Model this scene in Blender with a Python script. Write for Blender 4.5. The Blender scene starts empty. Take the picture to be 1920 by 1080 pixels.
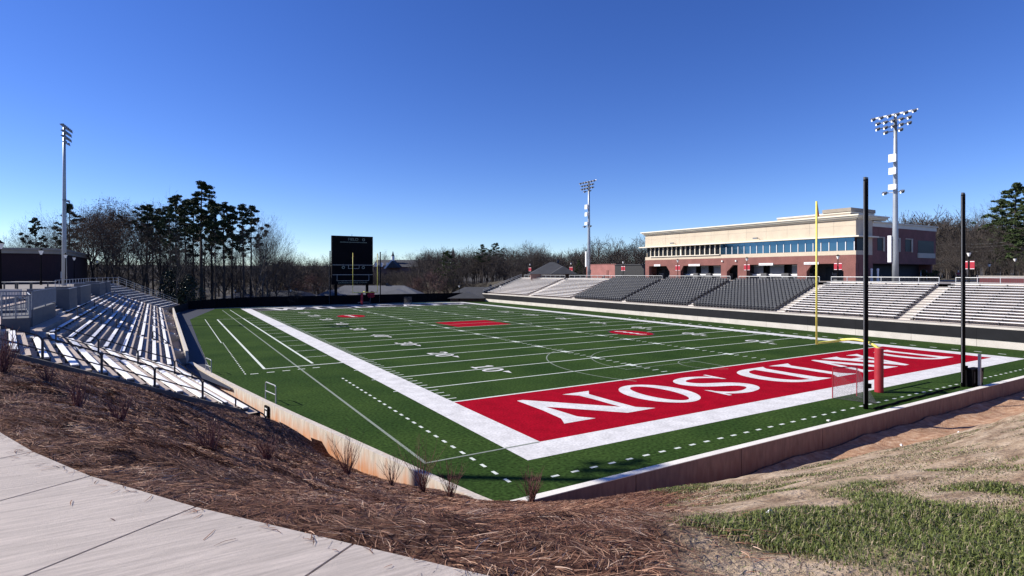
import bpy, math, random
import numpy as np
from mathutils import Vector, Matrix
R = math.radians
rnd = random.Random(7)
scene = bpy.context.scene
COL = scene.collection
# ------------------------------------------------------------------ helpers
BASE = {}

def reg(o, base):
    BASE[o.name] = base

def tag(o, label=None, cat=None, group=None, kind=None):
    if label: o['label'] = label
    if cat: o['category'] = cat
    if group: o['group'] = group
    if kind: o['kind'] = kind
    return o

def thing(name, label, cat, loc=(0, 0, 0), rz=0.0, group=None):
    o = bpy.data.objects.new(name, None)
    o.empty_display_size = 0.3
    COL.objects.link(o)
    o.location = loc
    o.rotation_euler = (0, 0, rz)
    reg(o, Vector(loc))
    return tag(o, label, cat, group)

ORD = ['', 'first', 'second', 'third', 'fourth', 'fifth', 'sixth', 'seventh', 'eighth', 'ninth', 'tenth', 'eleventh', 'twelfth',
       'thirteenth', 'fourteenth', 'fifteenth', 'sixteenth', 'seventeenth', 'eighteenth', 'nineteenth', 'twentieth', 'twenty-first',
       'twenty-second', 'twenty-third', 'twenty-fourth', 'twenty-fifth', 'twenty-sixth', 'twenty-seventh', 'twenty-eighth', 'twenty-ninth', 'thirtieth']

class MB:
    def __init__(s):
        s.v = []; s.f = []; s.m = []
    def add(s, vs, fs, mi=0):
        n = len(s.v)
        s.v.extend([tuple(q) for q in vs])
        for f in fs:
            s.f.append([i + n for i in f]); s.m.append(mi)
        return s
    def box(s, x0, y0, z0, x1, y1, z1, mi=0):
        return s.add([(x0, y0, z0), (x1, y0, z0), (x1, y1, z0), (x0, y1, z0), (x0, y0, z1), (x1, y0, z1), (x1, y1, z1), (x0, y1, z1)],
                     [(0, 3, 2, 1), (4, 5, 6, 7), (0, 1, 5, 4), (1, 2, 6, 5), (2, 3, 7, 6), (3, 0, 4, 7)], mi)
    def obox(s, c, ux, uy, hx, hy, z0, z1, mi=0, zt=None):
        # box on an oriented plan: c centre (x,y), ux unit along, half sizes
        P = []
        for z in (z0, z1):
            for a, b in ((-1, -1), (1, -1), (1, 1), (-1, 1)):
                P.append((c[0] + ux[0] * hx * a + uy[0] * hy * b, c[1] + ux[1] * hx * a + uy[1] * hy * b, z))
        return s.add(P, [(0, 3, 2, 1), (4, 5, 6, 7), (0, 1, 5, 4), (1, 2, 6, 5), (2, 3, 7, 6), (3, 0, 4, 7)], mi)
    def beam(s, a, b, w, z0, z1, mi=0, off=0.0, za=None):
        # vertical slab from a to b (plan), width w to the left side offset; z may differ per end via (z0a,z0b)
        a = Vector((a[0], a[1])); b = Vector((b[0], b[1])); d = (b - a).normalized(); n = Vector((-d.y, d.x))
        z0 = z0 if isinstance(z0, tuple) else (z0, z0); z1 = z1 if isinstance(z1, tuple) else (z1, z1)
        A0 = a + n * off; A1 = a + n * (off + w); B0 = b + n * off; B1 = b + n * (off + w)
        P = [(A0.x, A0.y, z0[0]), (B0.x, B0.y, z0[1]), (B1.x, B1.y, z0[1]), (A1.x, A1.y, z0[0]),
             (A0.x, A0.y, z1[0]), (B0.x, B0.y, z1[1]), (B1.x, B1.y, z1[1]), (A1.x, A1.y, z1[0])]
        return s.add(P, [(0, 3, 2, 1), (4, 5, 6, 7), (0, 1, 5, 4), (1, 2, 6, 5), (2, 3, 7, 6), (3, 0, 4, 7)], mi)
    def tube(s, pts, rad, n=8, mi=0, cap=True):
        pts = [Vector(p) for p in pts]
        if not hasattr(rad, '__len__'): rad = [rad] * len(pts)
        rings = []
        up = Vector((0.31, 0.17, 0.93)).normalized()
        base = len(s.v); prev = None
        for i, p in enumerate(pts):
            t = (pts[min(i + 1, len(pts) - 1)] - pts[max(i - 1, 0)]).normalized()
            if prev is None:
                x = t.cross(up)
                if x.length < 0.05: x = t.cross(Vector((1, 0, 0)))
            else:
                x = prev - t * prev.dot(t)
            x.normalize(); y = t.cross(x); prev = x
            for k in range(n):
                a = 2 * math.pi * k / n
                q = p + (x * math.cos(a) + y * math.sin(a)) * rad[i]
                s.v.append(tuple(q))
        for i in range(len(pts) - 1):
            for k in range(n):
                a = base + i * n + k; b = base + i * n + (k + 1) % n
                s.f.append([a, b, b + n, a + n]); s.m.append(mi)
        if cap:
            s.f.append([base + k for k in range(n)][::-1]); s.m.append(mi)
            e = base + (len(pts) - 1) * n
            s.f.append([e + k for k in range(n)]); s.m.append(mi)
        return s
    def poly(s, pts, z, mi=0):
        return s.add([(p[0], p[1], z) for p in pts], [list(range(len(pts)))], mi)
    def strip(s, A, B, z, closed=False, mi=0):
        n = len(A); vs = [(p[0], p[1], z) for p in A] + [(p[0], p[1], z) for p in B]
        fs = [(i, i + 1, n + i + 1, n + i) for i in range(n - 1)]
        if closed: fs.append((n - 1, 0, n, 2 * n - 1))
        return s.add(vs, fs, mi)
    def build(s, name, mats, parent=None, smooth=False, local=False, bevel=0.0):
        if not isinstance(mats, (list, tuple)): mats = [mats]
        if parent is not None and not local: base = BASE[parent.name]
        elif parent is None and not local:
            xs = [q[0] for q in s.v]; ys = [q[1] for q in s.v]; zs = [q[2] for q in s.v]
            base = Vector(((min(xs) + max(xs)) / 2, (min(ys) + max(ys)) / 2, min(zs)))
        else: base = Vector((0, 0, 0))
        me = bpy.data.meshes.new(name)
        bx, by, bz = base
        me.from_pydata([(q[0] - bx, q[1] - by, q[2] - bz) for q in s.v], [], s.f)
        for mt in mats: me.materials.append(mt)
        if len(mats) > 1: me.polygons.foreach_set('material_index', s.m)
        if smooth: me.polygons.foreach_set('use_smooth', [True] * len(me.polygons))
        me.update()
        o = bpy.data.objects.new(name, me)
        COL.objects.link(o)
        if parent is not None:
            o.parent = parent; reg(o, base)
        else:
            o.location = base; reg(o, base)
        if bevel:
            b = o.modifiers.new('bevel', 'BEVEL'); b.width = bevel; b.segments = 2; b.limit_method = 'ANGLE'
        return o

def dup(root, loc, rz=0.0, label=None, group=None, scale=None):
    r = root.copy(); COL.objects.link(r)
    r.location = loc; r.rotation_euler = (0, 0, rz)
    if scale is not None: r.scale = scale
    if label: r['label'] = label
    if group: r['group'] = group
    for ch in list(root.children):
        c = ch.copy(); COL.objects.link(c); c.parent = r
        for g in list(ch.children):
            d = g.copy(); COL.objects.link(d); d.parent = c
    return r

def fastmesh(name, verts, faces, mat, attr=None):
    # verts (N,3) faces (M,k) numpy
    me = bpy.data.meshes.new(name)
    N = len(verts); Mf, k = faces.shape
    me.vertices.add(N); me.vertices.foreach_set('co', np.ascontiguousarray(verts, dtype=np.float32).ravel())
    me.loops.add(Mf * k); me.loops.foreach_set('vertex_index', np.ascontiguousarray(faces, dtype=np.int32).ravel())
    me.polygons.add(Mf); me.polygons.foreach_set('loop_start', np.arange(0, Mf * k, k, dtype=np.int32))
    try: me.polygons.foreach_set('loop_total', np.full(Mf, k, dtype=np.int32))
    except Exception: pass
    me.update(calc_edges=True); me.validate()
    if attr is not None:
        ca = me.color_attributes.new('tint', 'FLOAT_COLOR', 'POINT')
        ca.data.foreach_set('color', np.ascontiguousarray(attr, dtype=np.float32).ravel())
    me.materials.append(mat)
    return me

# ------------------------------------------------------------------ materials
def mat(name, col, rough=0.6, metal=0.0, var=0.12, scale=3.0, col2=None, bump=0.0, bscale=20.0, spec=0.5, stretch=None, detail=4.0, fine=0.0, fscale=60.0):
    m = bpy.data.materials.new(name); m.use_nodes = True
    nt = m.node_tree; N = nt.nodes; L = nt.links
    b = N['Principled BSDF']
    b.inputs['Roughness'].default_value = rough; b.inputs['Metallic'].default_value = metal
    b.inputs['Specular IOR Level'].default_value = spec
    g = N.new('ShaderNodeNewGeometry')
    src = g.outputs['Position']
    if stretch:
        mp = N.new('ShaderNodeMapping'); mp.inputs['Scale'].default_value = stretch[:3]
        if len(stretch) > 3: mp.inputs['Rotation'].default_value = (0, 0, stretch[3])
        L.new(src, mp.inputs['Vector']); src = mp.outputs['Vector']
    n = N.new('ShaderNodeTexNoise'); n.inputs['Scale'].default_value = scale; n.inputs['Detail'].default_value = detail
    L.new(src, n.inputs['Vector'])
    r = N.new('ShaderNodeMapRange'); r.inputs['From Min'].default_value = 0.3; r.inputs['From Max'].default_value = 0.7
    L.new(n.outputs['Fac'], r.inputs['Value'])
    mx = N.new('ShaderNodeMix'); mx.data_type = 'RGBA'
    c1 = tuple(c * (1 - var) for c in col) + (1,)
    c2 = (tuple(min(1, c * (1 + var)) for c in col) if col2 is None else tuple(col2)) + (1,)
    mx.inputs[6].default_value = c1; mx.inputs[7].default_value = c2
    L.new(r.outputs['Result'], mx.inputs[0])
    out = mx.outputs[2]
    if fine:
        n2 = N.new('ShaderNodeTexNoise'); n2.inputs['Scale'].default_value = fscale; n2.inputs['Detail'].default_value = 3
        L.new(src, n2.inputs['Vector'])
        r2 = N.new('ShaderNodeMapRange'); r2.inputs['From Min'].default_value = 0.3; r2.inputs['From Max'].default_value = 0.7
        r2.inputs['To Min'].default_value = 1 - fine; r2.inputs['To Max'].default_value = 1 + fine
        L.new(n2.outputs['Fac'], r2.inputs['Value'])
        vm = N.new('ShaderNodeVectorMath'); vm.operation = 'SCALE'
        L.new(out, vm.inputs[0]); L.new(r2.outputs['Result'], vm.inputs['Scale']); out = vm.outputs['Vector']
    L.new(out, b.inputs['Base Color'])
    if bump:
        n3 = N.new('ShaderNodeTexNoise'); n3.inputs['Scale'].default_value = bscale; n3.inputs['Detail'].default_value = 5
        L.new(src, n3.inputs['Vector'])
        bp_ = N.new('ShaderNodeBump'); bp_.inputs['Strength'].default_value = bump; bp_.inputs['Distance'].default_value = 0.05
        L.new(n3.outputs['Fac'], bp_.inputs['Height']); L.new(bp_.outputs['Normal'], b.inputs['Normal'])
    return m

def attr_mat(name, ramp, rough=0.8):
    m = bpy.data.materials.new(name); m.use_nodes = True
    nt = m.node_tree; N = nt.nodes; L = nt.links; b = N['Principled BSDF']
    b.inputs['Roughness'].default_value = rough; b.inputs['Specular IOR Level'].default_value = 0.25
    a = N.new('ShaderNodeAttribute'); a.attribute_name = 'tint'
    cr = N.new('ShaderNodeValToRGB')
    els = cr.color_ramp.elements
    els[0].position, els[0].color = ramp[0][0], ramp[0][1] + (1,)
    els[1].position, els[1].color = ramp[-1][0], ramp[-1][1] + (1,)
    for p, c in ramp[1:-1]:
        e = els.new(p); e.color = c + (1,)
    L.new(a.outputs['Fac'], cr.inputs['Fac']); L.new(cr.outputs['Color'], b.inputs['Base Color'])
    return m

M = {}
M['turf'] = mat('turf', (0.024, 0.053, 0.012), 0.95, var=0.15, scale=0.22, fine=0.55, fscale=7.0, spec=0.04, col2=(0.038, 0.070, 0.0155))
M['white_paint'] = mat('white_paint', (0.62, 0.61, 0.60), 0.9, var=0.13, scale=1.1, fine=0.16, fscale=8, spec=0.05)
M['line_paint'] = mat('line_paint', (0.62, 0.66, 0.60), 0.85, var=0.12, scale=4, spec=0.15)
M['faint_paint'] = mat('faint_paint', (0.22, 0.25, 0.21), 0.9, var=0.15, scale=4, spec=0.1)
M['red_paint'] = mat('red_paint', (0.30, 0.003, 0.014), 0.95, var=0.14, scale=1.0, fine=0.28, fscale=9, spec=0.03)
M['black_paint'] = mat('black_paint', (0.012, 0.013, 0.016), 0.9, var=0.2, scale=2)
M['navy_rubber'] = mat('navy_rubber', (0.013, 0.018, 0.036), 0.8, var=0.15, scale=2, fine=0.1)
M['concrete'] = mat('concrete', (0.50, 0.46, 0.41), 0.85, var=0.14, scale=1.1, fine=0.12, fscale=25, bump=0.2)
M['pale_concrete'] = mat('pale_concrete', (0.53, 0.495, 0.445), 0.85, var=0.10, scale=0.8, fine=0.10, fscale=18)
M['white_coping'] = mat('white_coping', (0.74, 0.70, 0.63), 0.85, var=0.10, scale=0.8, fine=0.10, fscale=18)
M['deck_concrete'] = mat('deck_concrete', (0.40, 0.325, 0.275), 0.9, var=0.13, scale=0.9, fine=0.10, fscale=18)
M['shaded_concrete'] = mat('shaded_concrete', (0.13, 0.115, 0.105), 0.95, var=0.2, scale=1.5, fine=.15)  # concrete copy with the curb's shadow put into its colour
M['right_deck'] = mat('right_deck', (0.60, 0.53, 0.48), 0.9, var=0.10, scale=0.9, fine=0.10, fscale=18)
M['riser_concrete'] = mat('riser_concrete', (0.22, 0.20, 0.185), 0.9, var=0.15, scale=0.9, fine=0.12, fscale=18)  # darkened so the left stand's risers read as shaded
M['sidewalk_concrete'] = mat('sidewalk_concrete', (0.46, 0.397, 0.345), 0.85, var=0.09, scale=0.8, fine=0.16, fscale=2.6, bump=0.35, bscale=30, stretch=(1.2, 15, 4, -R(26)))
M['aluminium'] = mat('aluminium', (0.86, 0.85, 0.84), 0.5, metal=0.0, var=0.08, scale=2.0, spec=0.6)
M['galvanised'] = mat('galvanised', (0.36, 0.375, 0.39), 0.5, metal=0.3, var=0.12, scale=3)
M['shaded_galvanised'] = mat('shaded_galvanised', (0.17, 0.185, 0.215), 0.5, metal=0.2, var=0.1, scale=3)  # darker bluish copy of galvanised, shade put in for the platform rails
M['dark_rail'] = mat('dark_rail', (0.06, 0.06, 0.063), 0.45, metal=0.3, var=0.15, scale=6)
M['black_metal'] = mat('black_metal', (0.004, 0.004, 0.005), 0.8, var=0.2, scale=4, spec=0.08)
M['black_vinyl'] = mat('black_vinyl', (0.004, 0.004, 0.006), 0.75, var=0.25, scale=0.5, spec=0.08)
M['banner_black'] = mat('banner_black', (0.012, 0.0125, 0.015), 0.7, var=0.25, scale=0.6, spec=0.15)
M['yellow_steel'] = mat('yellow_steel', (0.70, 0.63, 0.13), 0.4, var=0.06, scale=3)
M['red_vinyl'] = mat('red_vinyl', (0.33, 0.014, 0.026), 0.6, var=0.08, scale=3)
M['dark_red'] = mat('dark_red', (0.10, 0.012, 0.018), 0.7, var=0.15)
M['red_cloth'] = mat('red_cloth', (0.38, 0.02, 0.04), 0.8, var=0.12, scale=5)
M['orange_cloth'] = mat('orange_cloth', (0.45, 0.10, 0.03), 0.8, var=0.1)
M['seat_plastic'] = mat('seat_plastic', (0.090, 0.092, 0.100), 0.40, var=0.15, scale=2)
M['pole_steel'] = mat('pole_steel', (0.34, 0.37, 0.40), 0.45, metal=0.4, var=0.06, scale=1)
M['lamp_body'] = mat('lamp_body', (0.20, 0.21, 0.23), 0.4, metal=0.5, var=0.1)
M['white_plastic'] = mat('white_plastic', (0.75, 0.75, 0.76), 0.5, var=0.06)
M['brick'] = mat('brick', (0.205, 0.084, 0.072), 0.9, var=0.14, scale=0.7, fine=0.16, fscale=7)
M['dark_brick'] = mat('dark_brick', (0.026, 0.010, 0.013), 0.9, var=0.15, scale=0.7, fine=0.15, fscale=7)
M['pink_brick'] = mat('pink_brick', (0.32, 0.135, 0.12), 0.9, var=0.12, scale=0.7, fine=0.12, fscale=7)
M['cream'] = mat('cream', (0.54, 0.455, 0.35), 0.85, var=0.06, scale=0.6, fine=0.05, fscale=4)
M['cream_trim'] = mat('cream_trim', (0.74, 0.68, 0.56), 0.8, var=0.05, scale=0.8)
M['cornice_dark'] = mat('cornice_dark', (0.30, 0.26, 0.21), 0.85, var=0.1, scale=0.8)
M['grey_block'] = mat('grey_block', (0.10, 0.10, 0.105), 0.85, var=0.1, scale=1.5)  # kept dark so the platform concrete looks shaded
M['shutter'] = mat('shutter', (0.16, 0.165, 0.175), 0.5, var=0.08, scale=2, stretch=(1, 1, 18))
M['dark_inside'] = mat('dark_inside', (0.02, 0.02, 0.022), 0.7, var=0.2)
M['glass_blue'] = mat('glass_blue', (0.05, 0.12, 0.20), 0.04, metal=0.75, var=0.10, scale=0.3, spec=0.8)
M['glass_dark'] = mat('glass_dark', (0.010, 0.013, 0.018), 0.4, var=0.2, scale=0.3, spec=0.15)
M['roof_grey'] = mat('roof_grey', (0.10, 0.105, 0.12), 0.9, var=0.12, scale=0.8, fine=0.12, fscale=5)
M['roof_dark'] = mat('roof_dark', (0.05, 0.052, 0.058), 0.9, var=0.12, scale=0.8)
M['house_wall'] = mat('house_wall', (0.20, 0.12, 0.10), 0.9, var=0.12, scale=0.8)
M['white_wood'] = mat('white_wood', (0.72, 0.71, 0.70), 0.7, var=0.05)
M['bark'] = mat('bark', (0.055, 0.043, 0.036), 0.95, var=0.3, scale=2, stretch=(6, 6, 1))
M['bark_grey'] = mat('bark_grey', (0.080, 0.068, 0.060), 0.95, var=0.3, scale=2, stretch=(6, 6, 1))
M['twig'] = mat('twig', (0.060, 0.048, 0.041), 0.95, var=0.35, scale=0.25)
M['twig_red'] = mat('twig_red', (0.10, 0.055, 0.05), 0.95, var=0.3, scale=0.25)
M['dead_leaf'] = mat('dead_leaf', (0.085, 0.048, 0.030), 0.9, var=0.35, scale=0.5)
M['needle'] = mat('needle', (0.028, 0.044, 0.020), 0.8, var=0.4, scale=0.35, spec=0.2)
M['needle_light'] = mat('needle_light', (0.050, 0.072, 0.026), 0.8, var=0.4, scale=0.35, spec=0.2)
M['broad_leaf'] = mat('broad_leaf', (0.018, 0.032, 0.015), 0.35, var=0.4, scale=1.0)
M['shrub_stem'] = mat('shrub_stem', (0.15, 0.062, 0.056), 0.8, var=0.3, scale=3)
M['earth'] = mat('earth', (0.058, 0.043, 0.031), 0.95, var=0.3, scale=0.05, col2=(0.042, 0.038, 0.026), fine=0.2, fscale=2)
M['plaza'] = mat('plaza', (0.24, 0.215, 0.19), 0.9, var=0.12, scale=0.5)  # darkened to stand in for building shadow on the left concourse
M['net'] = None
M['blue_paint'] = mat('blue_paint', (0.03, 0.06, 0.16), 0.5)
M['lamp_glass'] = mat('lamp_glass', (0.85, 0.84, 0.80), 0.3, var=0.03)
M['litter'] = mat('litter', (0.75, 0.74, 0.72), 0.6, var=0.05)
M['skin'] = mat('skin', (0.45, 0.26, 0.19), 0.6, var=0.05)

# net: real see-through mesh cloth (alpha grid from object coordinates)
def net_mat(name, col, cell, fill):
    m = bpy.data.materials.new(name); m.use_nodes = True
    N = m.node_tree.nodes; L = m.node_tree.links; b = N['Principled BSDF']
    b.inputs['Base Color'].default_value = col + (1,); b.inputs['Roughness'].default_value = 0.8
    tc = N.new('ShaderNodeTexCoord'); n = N.new('ShaderNodeTexVoronoi'); n.feature = 'DISTANCE_TO_EDGE'
    n.inputs['Scale'].default_value = 1.0 / cell; L.new(tc.outputs['Object'], n.inputs['Vector'])
    c = N.new('ShaderNodeMath'); c.operation = 'LESS_THAN'; c.inputs[1].default_value = fill
    L.new(n.outputs['Distance'], c.inputs[0]); L.new(c.outputs['Value'], b.inputs['Alpha'])
    return m
M['net'] = net_mat('net_cord', (0.10, 0.10, 0.11), 0.03, 0.045)

# concrete walls with rusty clay staining near the foot
def stained(name, col, stain, z0, z1, amount=1.0, joints=None):
    m = bpy.data.materials.new(name); m.use_nodes = True
    N = m.node_tree.nodes; L = m.node_tree.links; b = N['Principled BSDF']; b.inputs['Roughness'].default_value = 0.9
    g = N.new('ShaderNodeNewGeometry'); sx = N.new('ShaderNodeSeparateXYZ'); L.new(g.outputs['Position'], sx.inputs[0])
    mp = N.new('ShaderNodeMapping'); mp.inputs['Scale'].default_value = (2.2, 2.2, 0.5); L.new(g.outputs['Position'], mp.inputs['Vector'])
    n = N.new('ShaderNodeTexNoise'); n.inputs['Scale'].default_value = 1.6; n.inputs['Detail'].default_value = 5; L.new(mp.outputs['Vector'], n.inputs['Vector'])
    r = N.new('ShaderNodeMapRange'); r.inputs['From Min'].default_value = z1; r.inputs['From Max'].default_value = z0
    L.new(sx.outputs['Z'], r.inputs['Value'])
    a = N.new('ShaderNodeMath'); a.operation = 'ADD'; L.new(r.outputs['Result'], a.inputs[0])
    s = N.new('ShaderNodeMath'); s.operation = 'MULTIPLY_ADD'; s.inputs[1].default_value = 1.6; s.inputs[2].default_value = -0.95
    L.new(n.outputs['Fac'], s.inputs[0]); L.new(s.outputs['Value'], a.inputs[1])
    cl = N.new('ShaderNodeClamp'); L.new(a.outputs['Value'], cl.inputs['Value'])
    am = N.new('ShaderNodeMath'); am.operation = 'MULTIPLY'; am.inputs[1].default_value = amount; L.new(cl.outputs['Result'], am.inputs[0])
    n2 = N.new('ShaderNodeTexNoise'); n2.inputs['Scale'].default_value = 3.0; n2.inputs['Detail'].default_value = 6; L.new(mp.outputs['Vector'], n2.inputs['Vector'])
    mx0 = N.new('ShaderNodeMix'); mx0.data_type = 'RGBA'
    mx0.inputs[6].default_value = tuple(c * 0.50 for c in col) + (1,); mx0.inputs[7].default_value = tuple(c * 1.35 for c in col) + (1,)
    L.new(n2.outputs['Fac'], mx0.inputs[0])
    mx = N.new('ShaderNodeMix'); mx.data_type = 'RGBA'; mx.inputs[7].default_value = stain + (1,)
    L.new(mx0.outputs[2], mx.inputs[6]); L.new(am.outputs['Value'], mx.inputs[0]); L.new(mx.outputs[2], b.inputs['Base Color'])
    return m
M['low_wall'] = stained('stained_low_wall', (0.56, 0.50, 0.43), (0.50, 0.22, 0.10), -0.75, 0.20, 1.0)
M['near_wall'] = stained('stained_shaded_wall', (0.24, 0.16, 0.14), (0.15, 0.06, 0.045), -1.3, -0.1, 0.8)  # real stains over a base darkened to hold this face's shade
M['guard_wall'] = stained('stained_guard_wall', (0.54, 0.50, 0.45), (0.55, 0.30, 0.18), -0.6, 0.55, 0.8)

# ------------------------------------------------------------------ camera, sky, sun
cam = bpy.data.cameras.new('camera'); camo = bpy.data.objects.new('camera', cam); COL.objects.link(camo)
CAMP = Vector((-14.16, -21.043, 7.604)); YAW = 0.5424
camo.location = CAMP; camo.rotation_euler = (math.pi / 2, 0, -YAW)
cam.sensor_width = 36; cam.lens = 1055.0 / 1920 * 36; cam.shift_y = -28.3 / 1920
cam.clip_start = 0.1; cam.clip_end = 6000
scene.camera = camo
FW = Vector((math.sin(YAW), math.cos(YAW))); RT = Vector((math.cos(YAW), -math.sin(YAW)))

def at(px, D):
    # plan position D metres ahead along the view axis in the direction of photo column px
    p = Vector((CAMP.x, CAMP.y)) + FW * D + RT * ((px - 960) / 1055 * D)
    return p.x, p.y
def zat(py, D):
    return CAMP.z + (511.7 - py) / 1055 * D

SUN_EL = R(34.4); SUN_AZ = math.atan2(-0.82, 0.57)      # azimuth measured from +y towards +x
sun_dir = Vector((math.sin(SUN_AZ) * math.cos(SUN_EL), math.cos(SUN_AZ) * math.cos(SUN_EL), math.sin(SUN_EL)))
sl = bpy.data.lights.new('sun', 'SUN'); sl.energy = 4.6; sl.angle = R(0.53); sl.color = (1.0, 0.94, 0.835)
so = bpy.data.objects.new('sun', sl); COL.objects.link(so); so.location = (-60, 80, 90)
so.rotation_euler = sun_dir.to_track_quat('Z', 'Y').to_euler()
w = bpy.data.worlds.new('World'); scene.world = w; w.use_nodes = True
wn = w.node_tree.nodes; bg = wn['Background']
sky = wn.new('ShaderNodeTexSky'); sky.sky_type = 'NISHITA'; sky.sun_disc = False
sky.sun_elevation = SUN_EL; sky.sun_rotation = SUN_AZ
sky.altitude = 250; sky.air_density = 0.8; sky.dust_density = 0.05; sky.ozone_density = 4.6
hs = wn.new('ShaderNodeHueSaturation'); hs.inputs['Saturation'].default_value = 1.20; hs.inputs['Hue'].default_value = 0.519
w.node_tree.links.new(sky.outputs['Color'], hs.inputs['Color']); w.node_tree.links.new(hs.outputs['Color'], bg.inputs['Color']); bg.inputs['Strength'].default_value = 0.104
scene.view_settings.view_transform = 'Standard'; scene.view_settings.look = 'None'
scene.view_settings.exposure = 0.64; scene.view_settings.gamma = 1.0
scene.cycles.max_bounces = 6; scene.cycles.transparent_max_bounces = 12
scene.cycles.use_denoising = True

# ------------------------------------------------------------------ field
YD = 0.9144; FWID = 48.77; FLEN = 120 * YD
FENCE_Y = 116.4
turf = MB().add([(-5.3, -5.1, 0), (57.3, -5.1, 0), (57.3, 114.2, 0), (-6.6, 114.2, 0), (-6.8, 111.5, 0), (-9.0, 100, 0), (-11.8, 84.6, 0), (-11.65, 27.0, 0), (-9.5, 14.8, 0), (-8.45, 9.44, 0), (-5.48, -4.2, 0)],
                [list(range(11))]).build('playing_field', M['turf'], local=True)
tag(turf, 'green artificial turf of the football field', 'field', kind='structure')
apr = MB().add([(-14.6, 60, -0.03), (-11.0, 20, -0.03), (-5.0, 18, -0.03), (57.3, 90, -0.03), (57.3, 120, -0.03), (-14.6, 120, -0.03)], [list(range(6))]).build('field_apron', M['pale_concrete'], local=True)
tag(apr, 'pale paved strip behind the far end zone', 'paving', kind='structure')
trk = MB().add([(-14.0, 96.0, 0.004), (-13.2, 28.5, 0.004), (-11.0, 20.0, 0.004), (-10.6, 20.0, 0.004), (-11.7, 27.0, 0.004), (-11.8, 84.6, 0.004), (-9.0, 100, 0.004), (-6.8, 111.5, 0.004), (-6.6, 113.6, 0.004), (-12.0, 113.6, 0.004)],
               [list(range(10))]).build('warm_up_strip', M['navy_rubber'], local=True)
tag(trk, 'dark navy rubber strip between the left stand and the turf', 'strip', kind='structure')

BW = 1.83
def rect(mb, x0, y0, x1, y1, z, mi=0):
    return mb.add([(x0, y0, z), (x1, y0, z), (x1, y1, z), (x0, y1, z)], [(0, 1, 2, 3)], mi)
b = MB()
rect(b, -BW, -BW, 0, FLEN + BW, .004); rect(b, FWID, -BW, FWID + BW, FLEN + BW, .004)
rect(b, 0, -BW, FWID, 0, .004); rect(b, 0, FLEN, FWID, FLEN + BW, .004)
b.build('border_stripe', M['white_paint'], turf)
b = MB(); rect(b, 0, 0, FWID, 10 * YD - .1, .004); b.build('end_zone_paint', M['red_paint'], turf)
b = MB(); rect(b, 0, 110 * YD + .1, FWID, FLEN, .004); b.build('end_zone_paint', M['black_paint'], turf)
b = MB()
for i in range(0, 21):
    y = (10 + 5 * i) * YD; hw = 0.075 if 0 < i < 20 else 0.11
    rect(b, 0.0, y - hw, FWID, y + hw, .004)
b.build('yard_line', M['line_paint'], turf)
b = MB()
for i in range(1, 100):
    y = (10 + i) * YD
    if i % 5 == 0:
        for hx in (18.29, 30.48): rect(b, hx - .3, y - .45, hx + .3, y - .09, .006); rect(b, hx - .3, y + .09, hx + .3, y + .45, .006)
        rect(b, -BW - .25, y - .06, -BW, y + .06, .004); rect(b, FWID + BW, y - .06, FWID + BW + .5, y + .06, .004)
        continue
    rect(b, 0.02, y - .055, .63, y + .055, .004); rect(b, FWID - .63, y - .055, FWID - .02, y + .055, .004)
    for hx in (18.29, 30.48): rect(b, hx - .32, y - .055, hx + .32, y + .055, .004)
b.build('hash_mark', M['line_paint'], turf)

# restraining dashes and coaching boxes round the border
b = MB()
for i in range(27):
    y = -3.3 + i * 0.93
    if y < 20: rect(b, -3.74, y - .19, -3.60, y + .19, .004)
for i in range(60):
    x = -1.9 + i * 0.93; rect(b, x - .17, -3.90, x + .17, -3.76, .004)
for i in range(30):
    y = -3.3 + i * 1.86; rect(b, FWID + 3.55, y - .3, FWID + 3.79, y + .3, .004)
for i in range(5):
    x = -8.9 + i * 1.15; rect(b, x - .28, 25.2 + i * .12, x + .28, 25.38 + i * .12, .004)
for i in range(24):
    y = 25.6 + i * 0.95; rect(b, -9.55, y - .2, -9.45, y + .2, .004)
b.build('dashed_line', M['line_paint'], turf)
b = MB()
rect(b, -8.05, 27.2, -7.85, 82.3, .004); rect(b, -4.2, 28.1, -4.0, 82.5, .004); rect(b, -8.0, 27.1, -BW, 27.3, .008)
rect(b, -9.70, 47.5, -9.62, 84.0, .004); rect(b, -4.15, 82.5, -4.05, 108, .004); rect(b, -8.0, 82.2, -4.0, 82.32, .008)
for i in range(12):
    y = (35 + 5 * i) * YD; rect(b, -3.95, y - .05, -BW - .05, y + .05, .004)
b.build('team_area_line', M['line_paint'], turf)
b = MB()
rect(b, -5.58, -.06, -5.44, 108, .006); rect(b, -5.5, -.07, -.05, .05, .010)
def arc(mb, cx, cy, r, a0, a1, wd, z, n=40):
    A = [(cx + (r - wd / 2) * math.cos(a0 + (a1 - a0) * i / n), cy + (r - wd / 2) * math.sin(a0 + (a1 - a0) * i / n)) for i in range(n + 1)]
    B = [(cx + (r + wd / 2) * math.cos(a0 + (a1 - a0) * i / n), cy + (r + wd / 2) * math.sin(a0 + (a1 - a0) * i / n)) for i in range(n + 1)]
    return mb.strip(A, B, z)
arc(b, 24.38, 13.7, 12.0, R(115), R(207), .10, .007)          # lacrosse arc
arc(b, 24.38, 13.7, 8.0, R(95), R(190), .08, .007)
arc(b, 24.38, 10.7, 2.6, R(60), R(250), .08, .012)
rect(b, 24.3, 9.2, 24.42, 12.9, .007); rect(b, 16.3, 12.2, 24.2, 12.28, .007); rect(b, 5.49, 54.75, 43.2, 54.98, .007)
arc(b, 24.38, 54.86, 9.15, R(90), R(450), .08, .007, 60)
b.build('faint_line', M['faint_paint'], turf)

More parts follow.
